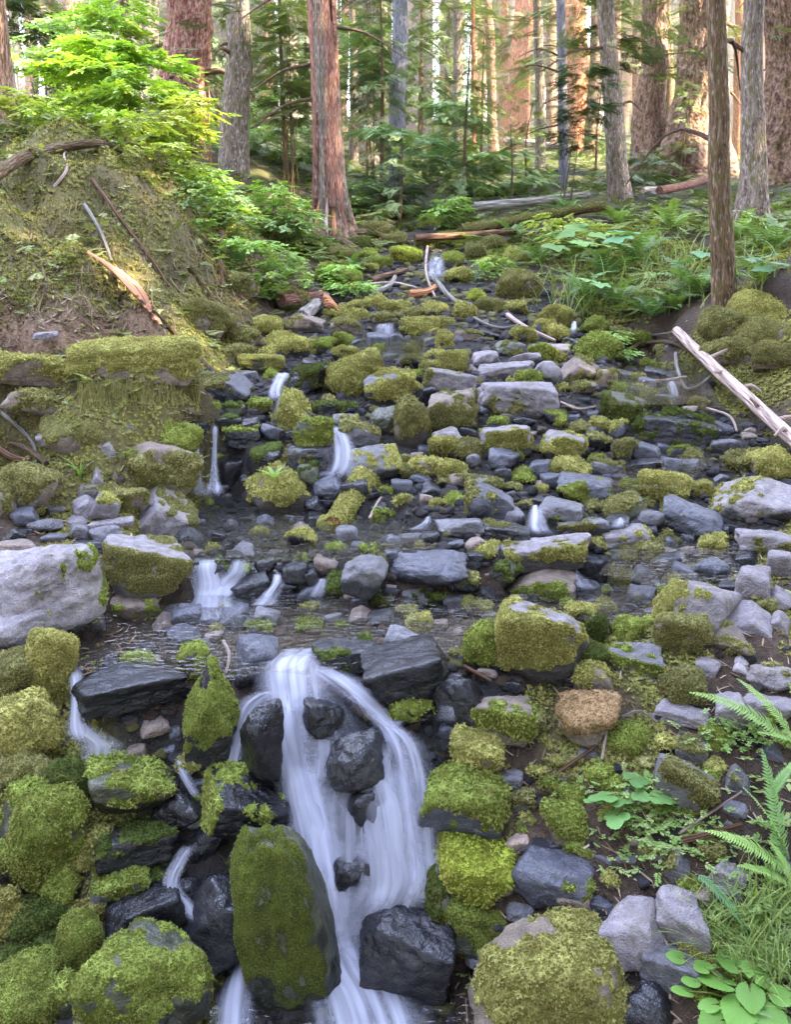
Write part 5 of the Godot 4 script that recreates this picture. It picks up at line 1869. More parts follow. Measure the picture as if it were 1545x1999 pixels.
func build_water() -> void:
	for p in POOLS: pool(p)
	creek_film()
	var t := thing("waterfall", "white silky waterfall tumbling between mossy boulders", "waterfall", hit(620, 1500))
	fall(t, [[600, 1262, 40, 0.012], [575, 1288, 62, 0.056], [570, 1312, 72, 0.081], [575, 1350, 84, 0.074], [580, 1400, 70, 0.062]], 0.9, 1.0, 0.07)
	fall(t, [[545, 1345, 40, 0.081], [500, 1366, 34, 0.081], [473, 1410, 22, 0.050], [458, 1475, 22, 0.031], [450, 1530, 22, 0.025]], 0.95, 2.0)
	fall(t, [[560, 1340, 44, 0.081], [560, 1400, 42, 0.081], [572, 1470, 42, 0.068], [590, 1550, 56, 0.062], [612, 1640, 74, 0.062], [632, 1740, 76, 0.062], [650, 1820, 70, 0.056], [668, 1880, 76, 0.050]], 1.3, 3.0, 0.06)
	fall(t, [[590, 1480, 30, 0.062], [605, 1560, 44, 0.074], [622, 1640, 50, 0.087], [640, 1740, 50, 0.081], [655, 1820, 48, 0.068], [690, 1895, 62, 0.043]], 1.25, 4.0, 0.05)
	fall(t, [[650, 1815, 50, 0.07], [672, 1880, 76, 0.06], [700, 1930, 110, 0.05], [720, 1985, 130, 0.045], [730, 2040, 130, 0.04]], 1.3, 5.0)
	fall(t, [[615, 1296, 40, 0.037], [664, 1328, 50, 0.043], [712, 1368, 44, 0.043], [750, 1410, 34, 0.043], [776, 1470, 30, 0.043]], 0.95, 6.0, 0.05)
	fall(t, [[572, 1290, 70, 0.031], [590, 1360, 96, 0.050], [640, 1460, 130, 0.062], [690, 1580, 140, 0.062], [706, 1680, 130, 0.056], [690, 1790, 100, 0.043], [690, 1860, 80, 0.031]], 0.36, 15.0, 0.06)
	fall(t, [[750, 1405, 24, 0.06], [800, 1450, 34, 0.075], [822, 1540, 40, 0.075], [832, 1640, 44, 0.07], [840, 1720, 50, 0.05], [800, 1770, 70, 0.03]], 0.8, 16.0, 0.05)
	fall(t, [[730, 1480, 60, 0.17], [762, 1560, 70, 0.18], [775, 1640, 74, 0.15], [785, 1720, 76, 0.1], [740, 1790, 90, 0.04], [690, 1840, 90, 0.03]], 0.6, 17.0, 0.05)
	fall(t, [[715, 1385, 26, 0.062], [755, 1412, 30, 0.074], [782, 1460, 26, 0.087], [795, 1530, 30, 0.087], [806, 1620, 34, 0.074], [815, 1700, 34, 0.050], [800, 1755, 40, 0.037]], 1.0, 8.0, 0.05)
	fall(t, [[740, 1440, 40, 0.118], [735, 1500, 62, 0.130], [738, 1570, 84, 0.118], [752, 1650, 84, 0.099], [756, 1720, 84, 0.081], [735, 1775, 70, 0.062]], 0.75, 9.0, 0.07)
	fall(t, [[700, 1500, 60, 0.130], [690, 1570, 70, 0.124], [690, 1650, 60, 0.105], [690, 1730, 60, 0.087], [680, 1800, 60, 0.062]], 0.6, 10.0, 0.06)
	fall(t, [[625, 1405, 36, 0.074], [628, 1440, 36, 0.099], [630, 1480, 30, 0.087], [622, 1530, 28, 0.074]], 0.7, 11.0)
	fall(t, [[800, 1400, 16, 0.050], [770, 1415, 22, 0.062], [762, 1450, 24, 0.074]], 0.9, 12.0)
	t = thing("waterfall", "bluish rush of water between the mossy front row and the tall algae boulder", "waterfall", hit(460, 1950))
	fall(t, [[478, 1860, 12, 0.06], [470, 1900, 24, 0.06], [460, 1950, 40, 0.05], [455, 2010, 52, 0.03], [450, 2060, 60, 0.02]], 0.95, 13.0)
	var minor := [
		["thin stream spilling over the end of the black ledge stone", [[140, 1300, 17.5, 0.050], [147, 1320, 18.8, 0.100], [150, 1370, 13.8, 0.120], [150, 1420, 20, 0.090], [160, 1450, 37.5, 0.060]], 1.0],
		["flared foot of the thin stream below the black ledge stone", [[150, 1405, 20, 0.080], [170, 1430, 42.5, 0.070], [195, 1455, 55, 0.060], [190, 1490, 37.5, 0.050]], 0.6],
		["side trickle slipping behind the wet boulder with one moss patch", [[350, 1480, 10, 0.060], [362, 1515, 15, 0.080], [385, 1555, 12.5, 0.070]], 0.75],
		["side trickle falling by the smooth dark slab", [[375, 1645, 17.5, 0.090], [352, 1680, 20, 0.100], [335, 1725, 20, 0.100], [365, 1765, 20, 0.090], [380, 1800, 12.5, 0.080]], 0.75],
		["straight thread of water plunging past the black cave", [[421, 828, 7.5, 0.050], [420, 845, 6.2, 0.150], [419, 900, 7.5, 0.250], [418, 955, 11.2, 0.130], [415, 975, 32.5, 0.060]], 1.25],
		["faint second thread beside the plunging one", [[387, 858, 5, 0.130], [385, 900, 6.2, 0.180], [386, 950, 11.2, 0.110], [390, 972, 25, 0.060]], 0.8],
		["small white cascade beside the grey-crowned boulder", [[650, 832, 16.2, 0.060], [662, 850, 22.5, 0.130], [672, 880, 25, 0.170], [668, 912, 30, 0.130], [650, 940, 32.5, 0.080]], 1.05],
		["white lip of foam under the small cascade", [[600, 978, 7.5, 0.060], [630, 978, 8.8, 0.060], [662, 980, 7.5, 0.060]], 1.0],
		["curving rill beside the dark round boulder", [[555, 728, 17.5, 0.060], [545, 745, 17.5, 0.090], [538, 765, 15, 0.070], [540, 785, 17.5, 0.050]], 1.0],
		["white rapids at the head of the brown pool", [[405, 1088, 32.5, 0.060], [400, 1110, 40, 0.110], [405, 1140, 60, 0.100], [402, 1165, 77.5, 0.070], [400, 1192, 100, 0.050]], 1.0],
		["spreading white foot of the rapids on the brown pool", [[400, 1140, 60, 0.06], [400, 1170, 86, 0.05], [405, 1195, 110, 0.035], [410, 1215, 120, 0.02]], 0.7],
		["white shoulder of the rapids around the pointed stone", [[470, 1090, 17.5, 0.060], [462, 1118, 25, 0.090], [440, 1140, 37.5, 0.080], [425, 1170, 50, 0.060]], 0.85],
		["narrow white chute between slanting and shiny cobbles", [[545, 1118, 12.5, 0.060], [542, 1140, 15, 0.100], [525, 1165, 25, 0.070], [510, 1185, 30, 0.050]], 1.0],
		["small chute beside the green-black stone", [[632, 1128, 10, 0.060], [625, 1148, 16.2, 0.080], [612, 1168, 25, 0.050]], 0.9],
		["white chute beside the dark grey block", [[1046, 985, 7.5, 0.060], [1048, 1010, 15, 0.100], [1050, 1030, 20, 0.080], [1060, 1046, 30, 0.050]], 1.0],
		["trickle off the end of the long flat-topped slab", [[1122, 1098, 6.2, 0.080], [1126, 1125, 7.5, 0.110], [1140, 1145, 25, 0.070], [1160, 1152, 30, 0.050]], 0.9],
		["little spill in the tilted blue-grey stones", [[838, 1008, 5, 0.060], [832, 1022, 11.2, 0.080], [812, 1036, 25, 0.050]], 0.9],
		["small fall over the green slab by the squarish block", [[1212, 1008, 7.5, 0.060], [1208, 1022, 12.5, 0.080], [1202, 1034, 20, 0.050]], 0.8],
		["highest waterfall, spreading over dark rock", [[853, 502, 12.5, 0.080], [852, 515, 18.8, 0.180], [852, 535, 21.2, 0.180], [853, 552, 22.5, 0.060]], 0.8],
		["dark side spout under the mossy roof stone", [[1122, 628, 5, 0.110], [1121, 642, 7.5, 0.150], [1120, 656, 7.5, 0.070]], 1.0],
		["white step in the blue side stream", [[1310, 745, 7.5, 0.060], [1316, 762, 11.2, 0.090], [1318, 780, 12.5, 0.050]], 0.85],
		["little step of water over the wet blue slab", [[752, 632, 20, 0.060], [752, 645, 22.5, 0.080], [750, 660, 22.5, 0.050]], 0.6],
		["trickle over the dark ribbed rock", [[890, 1312, 15, 0.060], [892, 1345, 17.5, 0.130], [885, 1380, 30, 0.150], [872, 1412, 32.5, 0.090]], 0.4],
	]
	var k := 20.0
	for q in minor:
		t = thing("cascade", q[0], "cascade", hit(q[1][1][0], q[1][1][1]), "small cascades along the creek")
		fall(t, q[1], q[2], k, 0.02)
		k += 1.0

# the shallow water that runs between the stones, a thin film over the whole bed
func creek_film() -> void:
	var v := PackedVector3Array()
	var ok := PackedByteArray()
	var nu := 130
	var nv := 130
	for j in nv:
		var d := 3.95 * pow(9.6 / 3.95, float(j) / (nv - 1))
		for i in nu:
			var u := lerpf(-0.32, 0.58, float(i) / (nu - 1))
			var x := u * d
			v.append(Vector3(x, H0(x, -d) - 0.008 + 0.012 * n_mid.get_noise_2d(x * 0.8 + 5.0, d * 0.8), -d))
			ok.append(1 if in_bed(x, -d) > 0.7 else 0)
	var all := grid_index(nu, nv)
	var idx := PackedInt32Array()
	for t in range(0, all.size(), 3):
		if ok[all[t]] + ok[all[t + 1]] + ok[all[t + 2]] == 3: idx.append_array([all[t], all[t + 1], all[t + 2]])
	var n := normals_of(v, idx)
	var up := 0.0
	for q in n: up += q.y
	if up < 0.0:
		for t in range(0, idx.size(), 3):
			var q := idx[t + 1]
			idx[t + 1] = idx[t + 2]
			idx[t + 2] = q
		n = normals_of(v, idx)
	var o := put("water", mesh_of(v, n, idx), mats.pool_water)
	tag(o, "shallow creek water between the stones", "", "", "structure")

# ====================================================================== plants
var meshes := {}

# a twig with flat oval leaves, one unit long
func sprig_mesh() -> ArrayMesh:
	if meshes.has("sprig"): return meshes.sprig
	var r := RandomNumberGenerator.new()
	r.seed = 21
	var v := PackedVector3Array()
	var n := PackedVector3Array()
	var c := PackedColorArray()
	var idx := PackedInt32Array()
	for k in 11:
		var x := 0.1 + 0.82 * k / 10.0
		var s := 1.0 if k % 2 else -1.0
		var an := s * r.randf_range(0.6, 1.2) if k < 10 else 0.0
		var ln := r.randf_range(0.24, 0.36)
		var d := Vector3(cos(an), r.randf_range(-0.3, 0.15), sin(an)).normalized()
		var side := d.cross(Vector3.UP).normalized()
		var up := side.cross(d).normalized()
		var a := Vector3(x, -0.08 * x * x + r.randf_range(-0.03, 0.03), 0)
		var i := v.size()
		var w := ln * 0.3
		v.append_array([a, a + d * ln * 0.4 + side * w + up * 0.02, a + d * ln * 0.45 - up * 0.015, a + d * ln * 0.4 - side * w + up * 0.02, a + d * ln])
		for q in 5: n.append(up)
		var sh := r.randf_range(0.8, 1.2)
		for q in 5: c.append(grey(sh))
		idx.append_array([i, i + 1, i + 2, i + 1, i + 4, i + 2, i, i + 2, i + 3, i + 2, i + 4, i + 3])
	var j := v.size()
	v.append_array([Vector3.ZERO, Vector3(0.95, -0.08, 0.006), Vector3(0.95, -0.08, -0.006)])
	for q in 3:
		n.append(Vector3.UP)
		c.append(grey(0.4))
	idx.append_array([j, j + 1, j + 2])
	meshes.sprig = mesh_of(v, normals_of(v, idx), idx, c)
	return meshes.sprig

# a fern frond along +x, arching up and over; pairs of narrow leaflets
func frond_mesh(pairs: int, arch: float, wide := 0.17) -> ArrayMesh:
	var key := "frond%d_%.2f" % [pairs, arch]
	if meshes.has(key): return meshes[key]
	var v := PackedVector3Array()
	var n := PackedVector3Array()
	var c := PackedColorArray()
	var idx := PackedInt32Array()
	var r := RandomNumberGenerator.new()
	r.seed = pairs
	var spine := func(x: float) -> Vector3: return Vector3(x, arch * 4.0 * x * (1.0 - x), 0.0)
	for k in pairs:
		var x := 0.1 + 0.89 * k / (pairs - 1.0)
		var ln := wide * pow(sin(PI * clampf(0.12 + 0.86 * x, 0.0, 1.0)), 0.7) * (1.15 - 0.55 * x)
		var w := 0.46 * 0.89 / pairs
		var a: Vector3 = spine.call(x)
		var tx: Vector3 = (spine.call(x + 0.01) - a).normalized()
		var up := Vector3(0, 0, 1).cross(tx)
		for s in [-1.0, 1.0]:
			var d := (Vector3(0, 0, s) + tx * 0.35 - up * r.randf_range(0.0, 0.25)).normalized()
			var i := v.size()
			v.append_array([a - tx * w * 0.7, a + tx * w * 0.7, a + d * ln * 0.5 - tx * w + up * 0.006, a + d * ln * 0.5 + tx * w + up * 0.006, a + d * ln * r.randf_range(0.9, 1.05) + tx * 0.01])
			var sh := r.randf_range(0.85, 1.15)
			for q in 5:
				n.append((up + d * 0.15).normalized())
				c.append(grey(sh * (0.85 if q < 2 else 1.05)))
			idx.append_array([i, i + 1, i + 2, i + 1, i + 3, i + 2, i + 2, i + 3, i + 4])
	for k in 8:
		var a: Vector3 = spine.call(k / 8.0)
		var b: Vector3 = spine.call((k + 1) / 8.0)
		var i := v.size()
		var w := Vector3(0, 0, 0.006)
		v.append_array([a - w, a + w, b - w * 0.8, b + w * 0.8])
		for q in 4:
			n.append(Vector3.UP)
			c.append(Color(0.9, 0.75, 0.5))
		idx.append_array([i, i + 1, i + 2, i + 1, i + 3, i + 2])
	meshes[key] = mesh_of(v, normals_of(v, idx), idx, c)
	return meshes[key]

# a broad leaf with pointed lobes (lobes 1 gives a heart), lying in the xz plane, stalk at the origin
func broad_leaf(lobes: int) -> ArrayMesh:
	var key := "broad%d" % lobes
	if meshes.has(key): return meshes[key]
	var v := PackedVector3Array([Vector3(0.12, 0, 0)])
	var n := PackedVector3Array([Vector3.UP])
	var c := PackedColorArray([grey(0.8)])
	var idx := PackedInt32Array()
	var m := 48
	for k in m + 1:
		var an := -PI * 0.94 + 2.0 * PI * 0.94 * k / m
		var rad := 0.5 * (1.0 - 0.28 * absf(an) / PI)
		if lobes > 1: rad *= 0.72 + 0.36 * absf(cos(an * lobes * 0.5)) + 0.06 * (k % 2)
		else: rad *= 0.9 + 0.06 * (k % 2) + 0.22 * exp(-an * an * 6.0)
		var p := Vector3(0.12 + cos(an) * rad, 0, sin(an) * rad)
		p.y = 0.05 * sin(an * (lobes + 2)) * rad - 0.22 * rad * rad
		v.append(p)
		n.append((Vector3.UP + Vector3(cos(an), 0, sin(an)) * 0.25).normalized())
		c.append(grey(1.05 if k % 3 else 0.9))
	for k in m: idx.append_array([0, k + 1, k + 2])
	meshes[key] = mesh_of(v, normals_of(v, idx), idx, c)
	return meshes[key]

func blade_mesh() -> ArrayMesh:
	if meshes.has("blade"): return meshes.blade
	var v := PackedVector3Array()
	var n := PackedVector3Array()
	var c := PackedColorArray()
	var idx := PackedInt32Array()
	for k in 6:
		var f := k / 5.0
		var w := 0.016 * (1.0 - f * 0.9)
		var p := Vector3(0.55 * f * f, f * (1.0 - 0.3 * f), 0)
		v.append_array([p + Vector3(0, 0, -w), p + Vector3(0, 0, w)])
		for q in 2:
			n.append(Vector3(-0.4, 0.9, 0).normalized())
			c.append(grey(0.7 + 0.4 * f))
	for k in 5: idx.append_array([k * 2, k * 2 + 1, k * 2 + 2, k * 2 + 1, k * 2 + 3, k * 2 + 2])
	meshes.blade = mesh_of(v, normals_of(v, idx), idx, c)
	return meshes.blade

# a leafy shrub: stems, and leaves in loose level layers.  place in the photograph, size in pixels, distance
func shrub(px: float, py: float, w: float, h: float, d: float, tone: Color, leaf: float, many: int, label: String, needles := false) -> void:
	var r := RandomNumberGenerator.new()
	r.seed = hash(label)
	var mid := at(px, py, d)
	var m := 1.0 / px_per_m(mid)
	var foot := Vector3(mid.x, H(mid.x, mid.z), mid.z)
	var hw := w * 0.5 * m
	var hh := h * 0.5 * m
	var t := thing("leafy_shrub" if not needles else "conifer_bush", label, "shrub", foot, "shrubs along the banks")
	var where: Array[Transform3D] = []
	var tint := PackedColorArray()
	var layers := maxi(5, int(hh / (leaf * 0.75)) * 2 + 3)
	many = int(many * (0.62 if not needles else 0.85))
	for k in layers:
		var f := (k + 0.5) / layers
		var y := mid.y - foot.y + lerpf(-hh, hh, f) + r.randf_range(-0.05, 0.05)
		var room := hw * sqrt(maxf(1.0 - pow(2.0 * f - 1.0, 2.0), 0.08))
		var c := Vector3(r.randf_range(-1, 1) * room * 0.75, y, r.randf_range(-0.8, 0.8) * minf(room, 1.4))
		var disc := room * r.randf_range(0.3, 0.6) + leaf * 0.6
		var slope := Vector2(r.randf_range(-0.25, 0.25), r.randf_range(-0.15, 0.3))
		if r.randf() < 0.7:
			var base := Vector3(r.randf_range(-0.3, 0.3) * hw, -0.1, r.randf_range(-0.2, 0.2))
			if y > 0.15: put("stem", tube(curve([base, base.lerp(c, 0.55) + Vector3(0, 0.18 * y, 0), c], 6), taper(7, 0.006 + 0.004 * y, 0.003), 5), mats.bark_moss, t)
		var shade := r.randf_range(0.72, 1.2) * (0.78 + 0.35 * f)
		for q in int(float(many) / layers):
			var an := r.randf() * TAU
			var x := sqrt(r.randf()) * disc
			var p := c + Vector3(cos(an) * x, 0, sin(an) * x)
			p.y += p.x * 0.0 + (cos(an) * slope.x + sin(an) * slope.y) * x - 0.12 * x * x + r.randf_range(-0.04, 0.04)
			where.append(spray_at(p, an + r.randf_range(-0.9, 0.9), leaf * r.randf_range(0.7, 1.35), r.randf_range(-0.4, 0.15)))
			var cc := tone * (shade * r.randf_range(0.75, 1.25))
			cc = cc.lerp(Color(0.42, 0.42, 0.06), 0.45 if r.randf() < 0.12 else 0.0)
			cc.a = 1.0
			tint.append(cc)
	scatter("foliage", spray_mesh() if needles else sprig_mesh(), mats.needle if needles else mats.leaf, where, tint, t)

func fern(px: float, py: float, size: float, tone: Color, label: String) -> void:
	var r := RandomNumberGenerator.new()
	r.seed = hash(label)
	var foot := hit(px, py)
	var t := thing("sword_fern", label, "fern", foot, "ferns of the banks")
	var turn := r.randf() * TAU
	var many := r.randi_range(9, 13)
	for k in many:
		var o := put("frond", frond_mesh(15, [0.14, 0.2, 0.26][k % 3]), tinted_leaf(tone * [0.75, 1.0, 1.2, 0.9][k % 4]), t)
		var an := turn + TAU * k / many + r.randf_range(-0.25, 0.25)
		o.basis = (Basis(Vector3.UP, an) * Basis(Vector3.BACK, r.randf_range(0.15, 0.75)) * Basis(Vector3.RIGHT, r.randf_range(-0.3, 0.3))).scaled(Vector3.ONE * size * r.randf_range(0.75, 1.15))
		o.position = Vector3(0, 0.02, 0)

func tinted_leaf(tone: Color) -> StandardMaterial3D:
	var key := "leaf_%.2f_%.2f_%.2f" % [tone.r, tone.g, tone.b]
	if not mats.has(key):
		var m: StandardMaterial3D = mats.leaf.duplicate()
		m.albedo_color = tone.linear_to_srgb()
		m.resource_name = "leaf_tone"
		mats[key] = m
	return mats[key]

# one frond laid between two points of the photograph
func frond_from(t: Node3D, from: Array, to: Array, lift_a: float, lift_b: float, tone: Color, arch := 0.1, roll := 0.0, wide := 0.17) -> void:
	var a := hit(from[0], from[1], lift_a)
	var b := hit(to[0], to[1], lift_b)
	var x := b - a
	var ln := x.length()
	x /= ln
	var z := x.cross(Vector3.UP).normalized()
	var y := z.cross(x)
	var o := put("frond", frond_mesh(34, arch, wide), tinted_leaf(tone * rf(0.7, 1.1)), t)
	o.basis = (Basis(x, y, z) * Basis(Vector3.RIGHT, roll)).scaled_local(Vector3.ONE * ln)
	o.position = a - t.position

func leaf_at(t: Node3D, px: float, py: float, size_px: float, lobes: int, lift: float, tone: Color, r: RandomNumberGenerator, foot: Vector3) -> void:
	var p := hit(px, py, lift)
	var s := size_px / px_per_m(p)
	var o := put("leaf", broad_leaf(lobes), tinted_leaf(tone * [0.8, 1.0, 1.15][r.randi() % 3]), t)
	var out := Vector2(p.x - foot.x, p.z - foot.z)
	o.basis = (Basis(Vector3.UP, -atan2(out.y, out.x) + r.randf_range(-0.4, 0.4)) * Basis(Vector3.BACK, r.randf_range(-0.25, 0.1)) * Basis(Vector3.RIGHT, r.randf_range(-0.2, 0.35))).scaled(Vector3.ONE * s)
	o.position = p - foot
	put("stalk", tube(curve([Vector3(0, -0.02, 0), (p - foot) * 0.5 + Vector3(0, 0.06 * s / 0.1 * 0.3, 0), p - foot], 5), taper(6, 0.004, 0.002), 5), tinted_leaf(Color(0.2, 0.2, 0.09)), t)

func build_plants() -> void:
	var lime := Color(0.31, 0.45, 0.085)
	var yel := Color(0.4, 0.44, 0.12)
	var mid := Color(0.27, 0.41, 0.11)
	var deep := Color(0.1, 0.19, 0.06)
	var pale := Color(0.32, 0.44, 0.2)
	for q in [
		[205, 180, 310, 190, 13.0, lime, 0.3, 1500, "largest bright lime shrub above the mossy mound"],
		[285, 280, 200, 100, 11.8, lime, 0.24, 800, "lime shrub spreading before the thickest reddish trunk"],
		[130, 110, 240, 120, 15.0, pale, 0.3, 700, "paler green shrub crown by the dark edge trunk"],
		[235, 28, 170, 60, 16.0, lime, 0.3, 300, "high lime spray of leaves near the purple-grey trunk"],
		[370, 235, 70, 60, 11.5, yel, 0.2, 200, "sunlit yellow leaves touching the thickest reddish trunk"],
		[395, 385, 120, 120, 11.0, mid, 0.18, 520, "green shrub tumbling down the end of the mound"],
		[260, 275, 300, 70, 10.6, yel, 0.2, 500, "low yellow-green leaves along the crest of the mound"],
		[60, 235, 130, 90, 10.4, yel, 0.2, 260, "thin leafy twigs hanging near the dark edge trunk"],
		[535, 405, 110, 80, 12.5, mid, 0.18, 340, "mid green shrub between the grey trunk and the snag"],
		[515, 525, 120, 120, 9.6, mid, 0.14, 560, "delicate green shrub on thin stems over the broken log"],
		[575, 455, 130, 80, 12.6, pale, 0.18, 420, "feathery pale shrub below the snag's roots"],
		[650, 560, 120, 70, 10.6, mid, 0.15, 380, "low feathery shrub hanging over the bend of the creek"],
		[880, 420, 90, 70, 15.6, mid, 0.2, 300, "fresh green bush in the dark gap at the creek's head"],
		[960, 545, 110, 60, 11.4, mid, 0.15, 300, "green leafy patch beside the large olive dome"],
		[690, 395, 120, 70, 17.0, pale, 0.24, 300, "grey-green shrub behind the snag's roots"],
		[1120, 455, 140, 70, 12.6, yel, 0.22, 260, "yellow-green leafy bush among the ferns across the creek"],
		[540, 250, 200, 130, 20.0, pale, 0.32, 420, "hazy green shrub between the grey trunk and the snag, farther back"],
		[880, 300, 60, 40, 27.0, yel, 0.4, 160, "sunlit yellow leaves deep in the wood behind the creek's head"],
		[1195, 675, 90, 40, 8.3, mid, 0.1, 260, "small leafy plant growing over the mossy hump"],
		[300, 305, 150, 50, 9.7, yel, 0.13, 380, "small yellow-green leaves fringing the mound's shoulder"],
		[350, 380, 120, 90, 9.7, pale, 0.13, 380, "pale leafy twigs spilling over the mound's flank"],
		[400, 480, 110, 90, 9.5, mid, 0.12, 360, "soft green leaves among the root tangle of the bank"],
		[450, 420, 90, 80, 10.4, pale, 0.15, 260, "pale shrub between the mound and the grey trunk"],
		[1045, 810, 60, 40, 6.5, mid, 0.07, 120, "sprig of small leaves below the broad pale boulder"],
	]: shrub(q[0], q[1], q[2], q[3], q[4], q[5], q[6], q[7], q[8])
	for q in [
		[800, 330, 190, 170, 17.0, Color(0.22, 0.34, 0.17), 0.29, 798, "pale hemlock boughs over the creek's head"],
		[870, 250, 160, 120, 21.0, Color(0.22, 0.36, 0.15), 0.34, 570, "high hemlock boughs beside the slim dark grey trunk"],
		[960, 340, 180, 80, 20.0, Color(0.24, 0.37, 0.14), 0.31, 570, "low hemlock boughs by the grey fallen log"],
		[560, 120, 130, 200, 16.5, Color(0.22, 0.26, 0.10), 0.31, 494, "drooping brownish-green boughs beside the torn snag"],
		[720, 120, 110, 160, 21.0, Color(0.19, 0.29, 0.12), 0.34, 380, "hemlock boughs over the pale pair of trunks"],
		[1110, 205, 130, 140, 16.0, Color(0.075, 0.12, 0.05), 0.29, 323, "dark drooping hemlock bough in front of the cedars"],
		[1210, 90, 130, 70, 18.5, Color(0.075, 0.12, 0.05), 0.29, 209, "dark bough hanging from the broad furrowed trunk"],
		[60, 30, 150, 100, 20.0, Color(0.08, 0.11, 0.05), 0.34, 380, "dark boughs beside the edge trunk"],
		[1245, 345, 150, 80, 21.0, Color(0.29, 0.34, 0.22), 0.27, 494, "grey-green hemlock boughs at the massive trunk's foot"],
	]: shrub(q[0], q[1], q[2], q[3], q[4], q[5], q[6], q[7], q[8], true)
	for q in [
		[745, 400, 19.0, 4.6, 1.1, 1.5, "young hemlock standing right over the creek's head"],
		[905, 395, 17.5, 3.4, 1.0, 1.6, "young hemlock by the end of the grey log"],
		[560, 345, 19.0, 5.2, 1.3, 1.3, "young hemlock behind the mid green shrub"],
		[660, 330, 24.0, 6.5, 1.5, 1.2, "tall young hemlock behind the torn snag"],
		[500, 290, 27.0, 7.5, 1.6, 1.1, "tall young hemlock between grey trunk and snag"],
		[820, 310, 30.0, 9.0, 1.9, 1.2, "tallest young hemlock, over the creek's head far back"],
		[870, 300, 34.0, 10.0, 2.0, 1.1, "young hemlock far behind the slim dark grey trunk"],
		[940, 310, 29.0, 4.5, 1.3, 1.4, "bushy young hemlock before the orange cedars"],
		[1030, 350, 22.0, 1.9, 0.9, 1.5, "knee-high hemlock before the second fallen trunk's end"],
		[1165, 330, 25.0, 3.0, 1.1, 1.0, "young hemlock behind the knotted trunk"],
		[1330, 320, 22.0, 2.2, 0.9, 1.2, "small hemlock by the massive furrowed trunk"],
		[260, 260, 23.0, 6.0, 1.6, 1.3, "young hemlock behind the lime shrubs"],
		[120, 240, 24.0, 7.0, 1.8, 1.1, "tall young hemlock behind the lime shrubs, by the brown trunk"],
		[430, 270, 26.0, 6.0, 1.4, 1.5, "young hemlock between the reddish and grey trunks"],
		[1000, 380, 18.5, 1.5, 0.8, 1.6, "tiny hemlock beside the grey fallen log"],
		[600, 300, 30.0, 8.0, 1.7, 1.0, "slim young hemlock tucked close to the snag"],
		[720, 310, 31.0, 8.0, 1.7, 1.3, "young hemlock behind the wide pale trunk"],
		[780, 440, 15.4, 1.6, 0.6, 1.6, "small hemlock at the dark hollow of the creek's head"],
	]: sapling(q[0], q[1], q[2], q[3], q[4], q[5], q[6])
	var k := 0
	var spots := ["beneath the slender brown trunk", "under the leaning knotted trunk", "above the dark side spout", "beside the large olive dome", "at the foot of the pale patchy trunk", "before the grey fallen log", "in the middle of the far slope", "near the massive furrowed trunk", "hanging over the side stream", "at the picture edge on the far bank", "behind the yellow-green bush", "between two mossy humps", "on the slope over the mossy roof stone", "above the golden moss roll", "next to the moss-covered log", "low by the creek's bend", "above the broken pinkish log", "over the dark hollow", "on the mound's lower end", "beside the arched twig"]
	for q in [[1360, 585, 0.75], [1205, 440, 0.7], [1140, 590, 0.6], [1050, 520, 0.6], [1440, 470, 0.7], [1000, 470, 0.6], [1240, 520, 0.8], [1310, 450, 0.7], [1270, 625, 0.6], [1510, 500, 0.9], [1100, 490, 0.7], [1180, 545, 0.7], [1200, 600, 0.65], [1480, 560, 0.5], [1110, 425, 0.7], [690, 540, 0.5], [560, 555, 0.5], [470, 520, 0.5], [440, 450, 0.6], [1320, 610, 0.5]]:
		fern(q[0], q[1], q[2] * 0.82, [Color(0.17, 0.26, 0.09), Color(0.23, 0.33, 0.1), Color(0.14, 0.23, 0.09)][k % 3], "sword fern growing " + spots[k])
		k += 1
	# large-leaved plants across the creek
	for q in [["pale broad-leaved plant spreading flat leaves among the ferns across the creek", [[1065, 458], [1100, 452], [1140, 470], [1165, 455], [1120, 440], [1085, 478], [1180, 478]], 56, Color(0.2, 0.34, 0.1)], ["single blue-green lobed leaf plant by the leaning knotted trunk", [[1225, 452], [1205, 462]], 66, Color(0.13, 0.27, 0.13)],
			["blue-green lobed plant beside the slender brown trunk", [[1355, 500], [1375, 492], [1340, 510]], 46, Color(0.14, 0.27, 0.12)], ["blue-green lobed plant at the far bank's picture edge", [[1475, 505], [1500, 498], [1520, 512], [1490, 520]], 50, Color(0.14, 0.28, 0.13)], ["small lobed plant in front of the large olive dome", [[1150, 545], [1175, 552], [1165, 535]], 40, Color(0.18, 0.32, 0.11)]]:
		var foot := hit(q[1][0][0], q[1][0][1] + 26)
		var t := thing("broadleaf_plant", q[0], "plant", foot, "broad-leaved plants")
		for p in q[1]: leaf_at(t, p[0], p[1], q[2] * rf(0.85, 1.15), 5, 0.42, q[3], rng, foot)
	# the near bank
	var t := thing("heartleaf_plant", "pale green toothed-leaf plant among mossy lumps on the near bank", "plant", hit(1222, 1560))
	for p in [[1190, 1552, 62], [1168, 1560, 44], [1206, 1590, 58], [1235, 1520, 58], [1282, 1555, 56], [1245, 1548, 40], [1215, 1560, 44]]: leaf_at(t, p[0], p[1], p[2], 3, 0.09, Color(0.16, 0.31, 0.09), rng, t.position)
	t = thing("clover_plant", "cluster of large round pale leaves at the bottom corner of the near bank", "plant", hit(1455, 1960))
